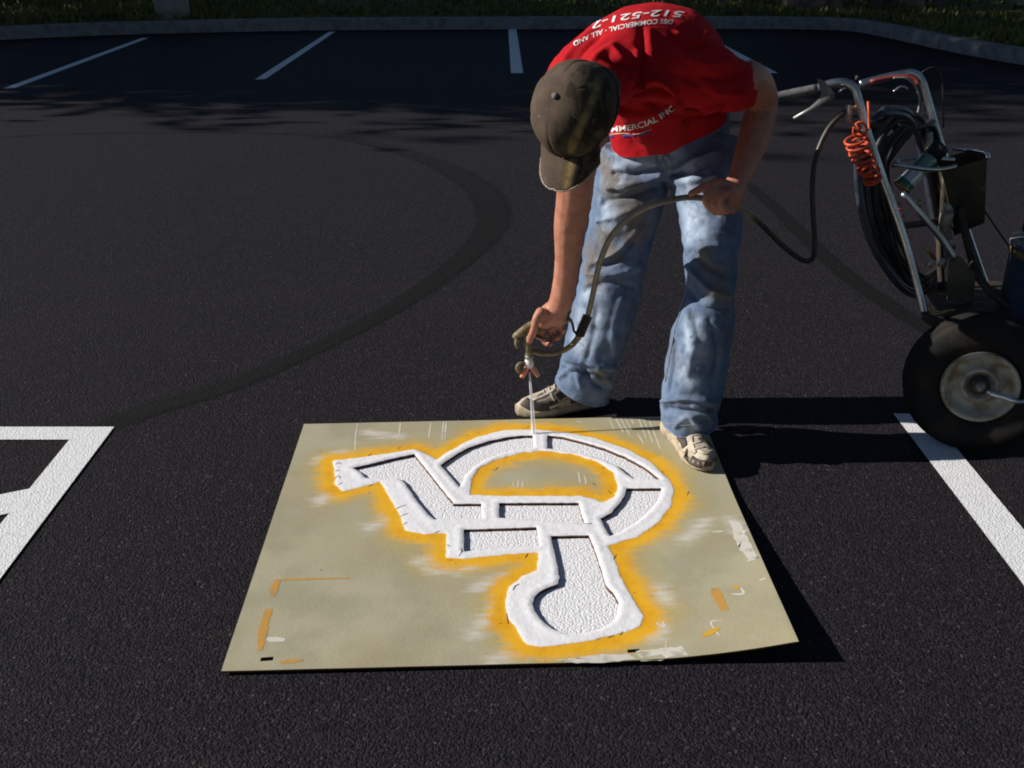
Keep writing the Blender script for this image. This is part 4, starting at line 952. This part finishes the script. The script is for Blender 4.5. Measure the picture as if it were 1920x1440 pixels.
# the jet of paint
m = NT('paint_jet'); tr = m.n('ShaderNodeBsdfTransparent'); mx = m.n('ShaderNodeMixShader'); m.done((0.85, 0.86, 0.88), .8)
lw = m.n('ShaderNodeLayerWeight'); lw.inputs['Blend'].default_value = .5
m.l(m.math('MULTIPLY', m.ramp(m.noise(90, 3, stretch=(1, 1, .15)), .2, .8, .25, .62), m.ramp(lw.outputs['Facing'], 1.0, .2)), mx.inputs[0])
m.l(tr.outputs[0], mx.inputs[1]); m.l(m.b.outputs[0], mx.inputs[2]); m.l(mx.outputs[0], m.out.inputs[0]); MAT['jet'] = m.m
j0 = at(993, 698, GY - .002); j1 = onz(1001, 812, .016)
o = tube_obj('paint_spray', [j0.lerp(j1, t) for t in (0, .3, .7, 1)], [(.003, .003), (.005, .004), (.007, .006), (.009, .008)], MAT['jet'], None, 14, cap=False); tag(o, 'thin white jet of paint falling from the nozzle onto the stencil', 'paint spray')
# hose from gun through the left hand to the striping machine
hp = [at(1090, 622, GY), at(1102, 592, GY), at(1112, 550, GY - .03), at(1124, 495, GY - .06), at(1145, 445, GY - .09), at(1180, 408, 2.89), at(1225, 384, 2.87), at(1280, 371, 2.862), at(1312, 371, 2.86), at(1350, 376, 2.866), at(1392, 392, 2.90),
      at(1425, 418, 2.98), at(1465, 458, 3.06), at(1498, 484, 3.12), at(1516, 489, 3.15), at(1526, 478, 3.17), at(1527, 440, 3.19), at(1524, 390, 3.21), at(1524, 330, 3.23), at(1533, 285, 3.25), at(1553, 242, 3.27), at(1577, 215, 3.28), at(1590, 206, 3.29)]
m = NT('hose_cover'); along_ = m.attr('along'); nn = m.noise(18, 5)
c = m.mix(m.ramp(nn, .35, .7), (0.24, 0.215, 0.155), (0.09, 0.078, 0.055)); c = m.mix(m.ramp(m.math('ADD', along_, m.math('MULTIPLY', nn, .06)), .47, .53), c, m.mix(m.ramp(nn, .4, .7), (0.022, 0.019, 0.014), (0.04, 0.034, 0.025)))
MAT['hose_cover'] = m.done(c, .45, 0, .5, m.bump(m.noise(120, 3), .3, .002))
o = tube_obj('spray_hose', hp, .0088, MAT['hose_cover'], None, 12, sm=7); attr(o.data, 'along', (np.arange(len(o.data.vertices)) // 12) / (len(o.data.vertices) / 12)); tag(o, 'long paint-stained hose looping from the spray gun through his fist to the machine', 'hose')

# ------------------------------------------------------------------ line striping machine
MAT['red_cable'] = simple('red_coiled_cable', (0.56, 0.075, 0.022), (0.40, 0.05, 0.02), 50, .4)
MAT['blue_hose'] = simple('blue_black_hose', (0.035, 0.042, 0.062), (0.02, 0.024, 0.034), 30, .32, bump=.2)
MAT['brass'] = simple('brass', (0.50, 0.34, 0.12), (0.32, 0.22, 0.09), 40, .35, .9)
MAT['pale_metal'] = simple('pale_pitted_metal', (0.45, 0.40, 0.34), (0.25, 0.20, 0.15), 30, .5, .4)
MAT['tray'] = simple('brown_steel_tray', (0.17, 0.14, 0.085), (0.11, 0.088, 0.055), 12, .6, .2, bump=.4, bscale=50)
MAT['wire'] = simple('grey_cable', (0.28, 0.27, 0.25), None, 30, .45)
MAT['pail'] = simple('dirty_blue_pail', (0.035, 0.065, 0.125), (0.07, 0.08, 0.09), 10, .55, lo=.45, hi=.75)
MAT['ochre'] = simple('ochre_band', (0.22, 0.15, 0.045), (0.10, 0.07, 0.03), 14, .7)
MAT['tyre'] = simple('tyre_rubber', (0.011, 0.010, 0.009), (0.035, 0.025, 0.015), 13, .8, spec=.25, lo=.5, hi=.8, bump=.5, bscale=80, bdist=.002)
MAT['rim'] = simple('paint_spattered_rim', (0.46, 0.43, 0.34), (0.24, 0.17, 0.08), 17, .6, .2, lo=.42, hi=.66, bump=.4, bscale=60)
WC = at(1836, 714, 2.885); WC.z = .222
AXW = Vector((-.33, -1, .03)).normalized()
mach = empty('line_striping_machine', (WC.x + .15, WC.y + .3, 0)); tag(mach, 'dark line striping machine with chrome handlebars and hanging black hoses', 'striping machine')
def wheel(c):
    w_ = lathe_obj('wheel', [(0, -.035), (.03, -.035), (.03, .035), (0, .035)], c, AXW, MAT['dark_metal'], mach, 20)
    tp = [(.112, -.028), (.125, -.042), (.165, -.048), (.195, -.046), (.208, -.038), (.217, -.026)]
    for k in range(-4, 5):                         # ribbed tread
        h = k * .0062; tp += [(.2215 if k % 2 == 0 else .2165, h - .0016), (.2215 if k % 2 == 0 else .2165, h + .0016)]
    tp += [(.217, .026), (.208, .038), (.195, .046), (.165, .048), (.125, .042), (.112, .030), (.112, -.028)]
    lathe_obj('tyre', tp, c, AXW, MAT['tyre'], w_, 72)
    lathe_obj('rim', [(.0, .012), (.028, .012), (.036, .020), (.050, .028), (.060, .024), (.066, .016), (.078, .012), (.088, .018), (.094, .030), (.100, .044), (.108, .049), (.113, .046), (.112, .034), (.118, .02), (.118, -.03), (.0, -.03)], c, AXW, MAT['rim'], w_, 56)
    lathe_obj('hub_cap', [(.0, .052), (.008, .051), (.015, .046), (.019, .036), (.021, .010), (.0, .010)], c, AXW, MAT['grey_metal'], w_, 24)
    lathe_obj('bead_ring', [(.0385, .0215), (.044, .028), (.050, .0305), (.056, .028), (.060, .022), (.038, .020)], c, AXW, MAT['pale_metal'], w_, 40)
    return w_
wheel(WC); wheel(WC + Vector((.78, .34, 0)))
tube_obj('axle', [WC + AXW * .02, WC - AXW * .20], .012, MAT['dark_metal'], mach, 12)
tube_obj('wheel_rod', [WC + AXW * .05 + Vector((.02, 0, -.01)), at(1884, 744, 2.81), at(1935, 750, 2.80), WC + Vector((.5, .22, -.03)) + AXW * .055, WC + Vector((.78, .34, 0)) + AXW * .05], .0075, MAT['chrome'], mach, 10, sm=3)
# near handlebar: grip, bend, long leg down to the axle bracket
H1 = [at(1530, 166, 3.32), at(1560, 156, 3.31), at(1585, 155, 3.30), at(1602, 166, 3.29), at(1611, 192, 3.28), at(1624, 240, 3.27), at(1654, 330, 3.25), at(1690, 430, 3.22), at(1714, 510, 3.19), at(1734, 590, 3.15)]
hb = tube_obj('handlebar', H1, .0125, MAT['chrome'], mach, 14, sm=6)
tube_obj('grip', [at(1452, 183, 3.335), at(1490, 175, 3.33), at(1532, 166, 3.32)], [.0145, .0155, .0145], simple('grey_grip', (0.13, 0.13, 0.13), (0.07, 0.07, 0.07), 30, .55), hb, 14, sm=4)
H2 = [at(1612, 158, 3.74), at(1640, 150, 3.74), at(1690, 139, 3.73), at(1714, 138, 3.72), at(1728, 152, 3.71), at(1740, 190, 3.70), at(1757, 250, 3.68), at(1785, 340, 3.65), at(1815, 440, 3.62), at(1850, 540, 3.58)]
hb2 = tube_obj('handlebar', H2, .0135, MAT['chrome'], mach, 14, sm=6)
tube_obj('red_sleeve', [at(1632, 153, 3.715), at(1680, 144, 3.71), at(1712, 147, 3.70), at(1722, 158, 3.69)], .008, simple('red_sleeve', (0.20, 0.035, 0.03), None, 40, .5), hb2, 8, sm=4)
# brake lever
bl_ = tube_obj('brake_lever', [at(1560, 176, 3.29), at(1545, 186, 3.285), at(1520, 204, 3.28), at(1488, 222, 3.275)], [(.016, .004), (.012, .004), (.006, .004), (.005, .004)], MAT['grey_metal'], mach, 10)
P = [(1531, 147), (1546, 152), (1566, 176), (1558, 183), (1536, 190), (1540, 172)]
bm = bmesh.new(); A_ = [bm.verts.new(at(x, y, 3.285)) for x, y in P]; B_ = [bm.verts.new(at(x, y, 3.297)) for x, y in P]
bm.faces.new(A_); bm.faces.new(B_[::-1])
for i in range(len(P)): bm.faces.new((A_[i], B_[i], B_[(i + 1) % len(P)], A_[(i + 1) % len(P)]))
mesh_obj('lever_bracket', bmdone(bm), MAT['grey_metal'], bl_, smooth=False)
tube_obj('clamp', [at(1606, 150, 3.29), at(1608, 142, 3.29)], .006, MAT['dark_metal'], mach, 8)
tube_obj('lever_rod', [at(1572, 172, 3.285), at(1586, 164, 3.285)], .003, MAT['chrome'], mach, 6)
# cross tubes
tube_obj('cross_tube', [at(1625, 236, 3.27), at(1752, 228, 3.69)], .010, MAT['dark_metal'], mach, 10)
tube_obj('cross_tube', [at(1688, 424, 3.22), at(1806, 410, 3.63)], .011, MAT['dark_metal'], mach, 10)
# hose swivel
tube_obj('swivel_fitting', [at(1590, 197, 3.285), at(1591, 212, 3.285), at(1593, 232, 3.285)], [.007, .011, .006], MAT['pale_metal'], mach, 10, sm=3)
tube_obj('swivel_fitting', [at(1583, 210, 3.285), at(1600, 202, 3.285), at(1618, 199, 3.285)], .007, MAT['brass'], mach, 10, sm=3)
# control cables
for P, r_, mt in (([(1675, 146), (1700, 147), (1718, 165), (1724, 195), (1714, 230), (1695, 268), (1668, 302)], .0035, 'wire'), ([(1730, 190), (1728, 215), (1716, 240)], .003, 'wire'),
                  ([(1728, 136), (1748, 126), (1762, 136), (1768, 170), (1769, 240)], .0028, 'rubber'), ([(1748, 222), (1725, 236), (1690, 246)], .004, 'chrome'), ([(1675, 172), (1690, 162), (1702, 166)], .004, 'chrome'), ([(1844, 392), (1875, 438), (1905, 480)], .003, 'rubber')):
    tube_obj('control_cable', [at(x, y, 3.5) for x, y in P], r_, MAT[mt], mach, 6, sm=5)
# hanging hose coils: loops slung over the cross tube
rnd = random.Random(5)
for k in range(13):
    e = k / 12; j1, j2, j3 = rnd.uniform(-9, 9), rnd.uniform(-9, 9), rnd.uniform(-7, 7)
    lx = 1602 + 5.2 * k + rnd.uniform(-4, 4)
    P = [(1652 + 5 * k, 208 + 3 * k + j3), (lx + 12, 250 + 3 * k), (lx + 1 + j1 * .3, 322), (lx + 9 + j2 * .6, 402), (lx + 34 + j1, 470 + j2 * .5), (1686 + 3.5 * k + j2, 540 - 1.6 * k), (1728 + 3 * k, 546 - 4 * k + j3), (1764 + k + j1 * .5, 500 - 3 * k), (1750 + 1.5 * k + j2, 420), (1738 + 2 * k + j1, 340), (1724 + 3 * k, 270 + 2 * k), (1700 + 4 * k, 216 + 2 * k + j3)]
    YY = [3.32, 3.29, 3.28, 3.28, 3.27, 3.30, 3.40, 3.50, 3.54, 3.54, 3.52, 3.42]
    A = cr([list(at(x, y, Y_ + .012 * k + .01 * math.sin(i_ + k))) for i_, ((x, y), Y_) in enumerate(zip(P + P[:1], YY + YY[:1]))], 6)[:-1]
    tube_obj('hose_coil', A, .0095 if k % 3 else .0115, MAT['blue_hose'] if k in (0, 1, 4) else MAT['rubber'], mach, 10, closed=True)
# red coiled air line wound round the near leg
P0 = [at(1604, 262, 3.235), at(1612, 285, 3.23), at(1628, 318, 3.225), at(1640, 342, 3.22)]
A = cr([list(p) for p in P0], 40); pts = []
for i_, p in enumerate(A):
    t = i_ / (len(A) - 1); a = t * 2 * math.pi * 10.5; r_ = .030 * (1 - .25 * t) * (1 + .12 * math.sin(i_ * .37))
    pts.append(Vector(p) + Vector((math.cos(a) * r_, math.sin(a) * r_ * .9, math.cos(a) * .012 + math.sin(a) * .006 + .004 * math.sin(i_ * .23))))
pts = [at(1628, 190, 3.24), at(1629, 215, 3.235), at(1630, 240, 3.23), at(1618, 252, 3.22)] + [at(1612 + 13 * math.cos(a), 243 + 14 * math.sin(a), 3.22) for a in np.linspace(-2.2, 3.4, 12)] + pts
tube_obj('coiled_cable', pts, .0042, MAT['red_cable'], mach, 7)
A = cr([list(at(x, y, 3.30)) for x, y in ((1680, 380), (1692, 430), (1704, 480), (1712, 500))], 30); pts = []
for i_, p in enumerate(A):
    a = i_ / (len(A) - 1) * 2 * math.pi * 12; pts.append(Vector(p) + Vector((math.cos(a) * .012, math.sin(a) * .012 - .02, math.sin(a) * .003)))
tube_obj('coiled_cable', pts, .0035, MAT['red_cable'], mach, 6)
# tool tray with a hoop for cans
T = [at(1768, 322, 3.42), at(1851, 296, 3.44), at(1846, 418, 3.46), at(1790, 442, 3.44)]
TB = [p + Vector((.03, .16, .0)) for p in T]
bm = bmesh.new(); A_ = [bm.verts.new(p) for p in T]; B_ = [bm.verts.new(p) for p in TB]
bm.faces.new(A_)
for i in range(4):
    if i != 0: bm.faces.new((A_[i], B_[i], B_[(i + 1) % 4], A_[(i + 1) % 4]))
bm.faces.new(B_[::-1]); bmesh.ops.solidify(bm, geom=bm.faces[:], thickness=.004)
tray = mesh_obj('tool_tray', bmdone(bm), MAT['tray'], mach, smooth=False)
tube_obj('tray_rim', [at(1786, 278, 3.58), at(1815, 281, 3.56), at(1848, 288, 3.48), at(1852, 296, 3.44)], .0075, MAT['chrome'], tray, 10, sm=4)
tube_obj('can_hoop', [at(1792, 312, 3.40), at(1760, 318, 3.36), at(1725, 316, 3.33), at(1685, 309, 3.33), at(1676, 310, 3.36), at(1690, 300, 3.42), at(1740, 296, 3.47), at(1790, 300, 3.46)], .0075, MAT['chrome'], tray, 10, sm=5)
tube_obj('tray_post', [at(1772, 330, 3.46), at(1768, 400, 3.46), at(1762, 470, 3.45), at(1768, 560, 3.42)], .012, MAT['dark_metal'], mach, 10, sm=3)
# aerosol can stuck in the hoop
c0_, c1_ = at(1690, 352, 3.40), at(1760, 280, 3.42); cax = (c1_ - c0_).normalized()
m = NT('can_print'); gz = m.n('ShaderNodeAttribute', attribute_name='h').outputs['Fac']
c = m.mix(m.ramp(gz, .18, .20), (0.05, 0.15, 0.10), (0.62, 0.62, 0.60)); c = m.mix(m.ramp(gz, .52, .54), c, (0.16, 0.24, 0.18)); c = m.mix(m.ramp(gz, .05, .03), c, (0.42, 0.30, 0.08)); c = m.mix(m.ramp(m.noise(70, 3, stretch=(.4, 1, 1)), .60, .66), c, (0.05, 0.10, 0.08))
MAT['can'] = m.done(c, .3, .35, .5)
can = lathe_obj('spray_can', [(0, 0), (.027, 0), (.031, .004), (.031, .008), (.030, .012), (.030, .125), (.028, .132), (.022, .140), (0, .140)], c0_, cax, MAT['can'], None, 32)
V = coords(can.data); attr(can.data, 'h', ((V - np.array(c0_)) @ np.array(cax)) / .14)
tag(can, 'green and white aerosol can leaning in the chrome hoop of the machine', 'spray can')
lathe_obj('cap', [(0, .138), (.029, .138), (.029, .178), (.026, .184), (0, .184)], c0_, cax, MAT['rubber'], can, 28)
lathe_obj('rim', [(.0305, -.002), (.033, .001), (.033, .006), (.0305, .008), (.0305, -.002)], c0_, cax, MAT['brass'], can, 28)
# tall pale tube beside it, pump and fittings
tube_obj('pump_rod', [at(1742, 248, 3.50), at(1741, 282, 3.50)], .012, MAT['pale_metal'], mach, 12)
tube_obj('drop_tube', [at(1692, 362, 3.27), at(1730, 405, 3.26), at(1765, 448, 3.25), at(1790, 486, 3.24)], .0105, MAT['chrome'], mach, 12, sm=4)
tube_obj('fluid_pump', [at(1776, 398, 3.40), at(1772, 430, 3.40), at(1782, 455, 3.39), at(1788, 464, 3.38)], [.022, .020, .014, .010], MAT['pale_metal'], mach, 14, sm=3)
tube_obj('pump_fitting', [at(1774, 382, 3.39), at(1779, 396, 3.39)], [.010, .015], MAT['pale_metal'], mach, 12)
tube_obj('pump_fitting', [at(1782, 448, 3.37), at(1788, 466, 3.37)], [.008, .010], MAT['pale_metal'], mach, 10)
tube_obj('pump_fitting', [at(1721, 377, 3.39), at(1723, 388, 3.39)], [.010, .007], MAT['brass'], mach, 10)
for x in (1746, 1766):
    tube_obj('valve_fitting', [at(x + 4, 486, 3.30), at(x - 4, 500, 3.30)], [(.012, .010), (.013, .011)], MAT['pale_metal'], mach, 12)
tube_obj('valve_fitting', [at(1734, 462, 3.30), at(1745, 474, 3.30), at(1752, 488, 3.30)], [.006, .006, .008], MAT['brass'], mach, 10)
# side plate, axle bracket, lower frame
def plate(name, P, Y, th, mat, parent):
    bm = bmesh.new(); A_ = [bm.verts.new(at(x, y, Y)) for x, y in P]; B_ = [bm.verts.new(at(x, y, Y) + Vector((.1 * th, th, 0))) for x, y in P]
    bm.faces.new(A_); bm.faces.new(B_[::-1])
    for i in range(len(P)): bm.faces.new((A_[i], B_[i], B_[(i + 1) % len(P)], A_[(i + 1) % len(P)]))
    return mesh_obj(name, bmdone(bm), mat, parent, smooth=False)
plate('side_plate', [(1780, 486), (1800, 480), (1830, 515), (1824, 568), (1776, 562)], 3.28, .006, MAT['tray'], mach)
tube_obj('axle_bracket', [at(1742, 572, 3.15), at(1748, 590, 3.14), at(1768, 586, 3.13), at(1790, 581, 3.12)], [.005, .006, .008, .005], MAT['brass'], mach, 8, sm=3)
tube_obj('lower_frame', [at(1734, 590, 3.15), at(1760, 606, 3.13), at(1830, 610, 3.12), at(1930, 620, 3.12), at(2080, 640, 3.14)], .017, MAT['dark_metal'], mach, 12, sm=4)
tube_obj('frame_brace', [at(1800, 388, 3.44), at(1815, 460, 3.36), at(1835, 520, 3.28), at(1880, 566, 3.2), at(1960, 622, 3.14)], .013, MAT['dark_metal'], mach, 12, sm=4)
tube_obj('frame_brace', [at(1862, 540, 3.25), at(1940, 595, 3.22)], .006, MAT['ochre'], mach, 8)
plate('deck', [(1770, 592), (1930, 590), (2080, 612), (2060, 640), (1780, 612)], 3.16, .34, MAT['dark_metal'], mach)
# engine block on the deck, mostly out of frame
ec = at(2040, 470, 3.35)
eng = box_obj('engine', ec, (.26, .30, .26), MAT['dark_metal'], mach, bev=.02)
lathe_obj('starter_housing', [(0, .17), (.07, .17), (.11, .15), (.115, .12), (0, .12)], ec, AXW, MAT['rubber'], eng, 32)
for k in range(6): box_obj('cooling_fin', ec + Vector((0, 0, .15 + .016 * k)), (.2, .22, .005), MAT['grey_metal'], eng, bev=0)
# paint pail hung at the front
pc = at(1950, 588, 3.22); pz = Vector((.04, 0, 1)).normalized()
pail = lathe_obj('paint_pail', [(0, 0), (.128, 0), (.132, .006), (.140, .225), (.148, .226), (.148, .236), (.141, .238), (.136, .232), (.126, .01), (0, .01)], pc, pz, MAT['pail'], None, 48)
tag(pail, 'dirty blue paint pail riding on the machine at the picture edge', 'pail')
lathe_obj('ochre_band', [(.1402, .196), (.1416, .196), (.1424, .222), (.1410, .222), (.1402, .196)], pc, pz, MAT['ochre'], pail, 48)
lathe_obj('lid', [(0, .250), (.120, .250), (.149, .244), (.150, .236), (0, .236)], pc, pz, MAT['grey_metal'], pail, 48)
bx = box_obj('battery_box', pc + pz * .315 + Vector((.01, .02, 0)), (.20, .15, .12), MAT['rubber'], mach, bev=.012)
tube_obj('terminal', [pc + pz * .262 + Vector((-.115, -.05, 0)), pc + pz * .262 + Vector((-.09, -.06, 0))], .010, MAT['pale_metal'], bx, 10)
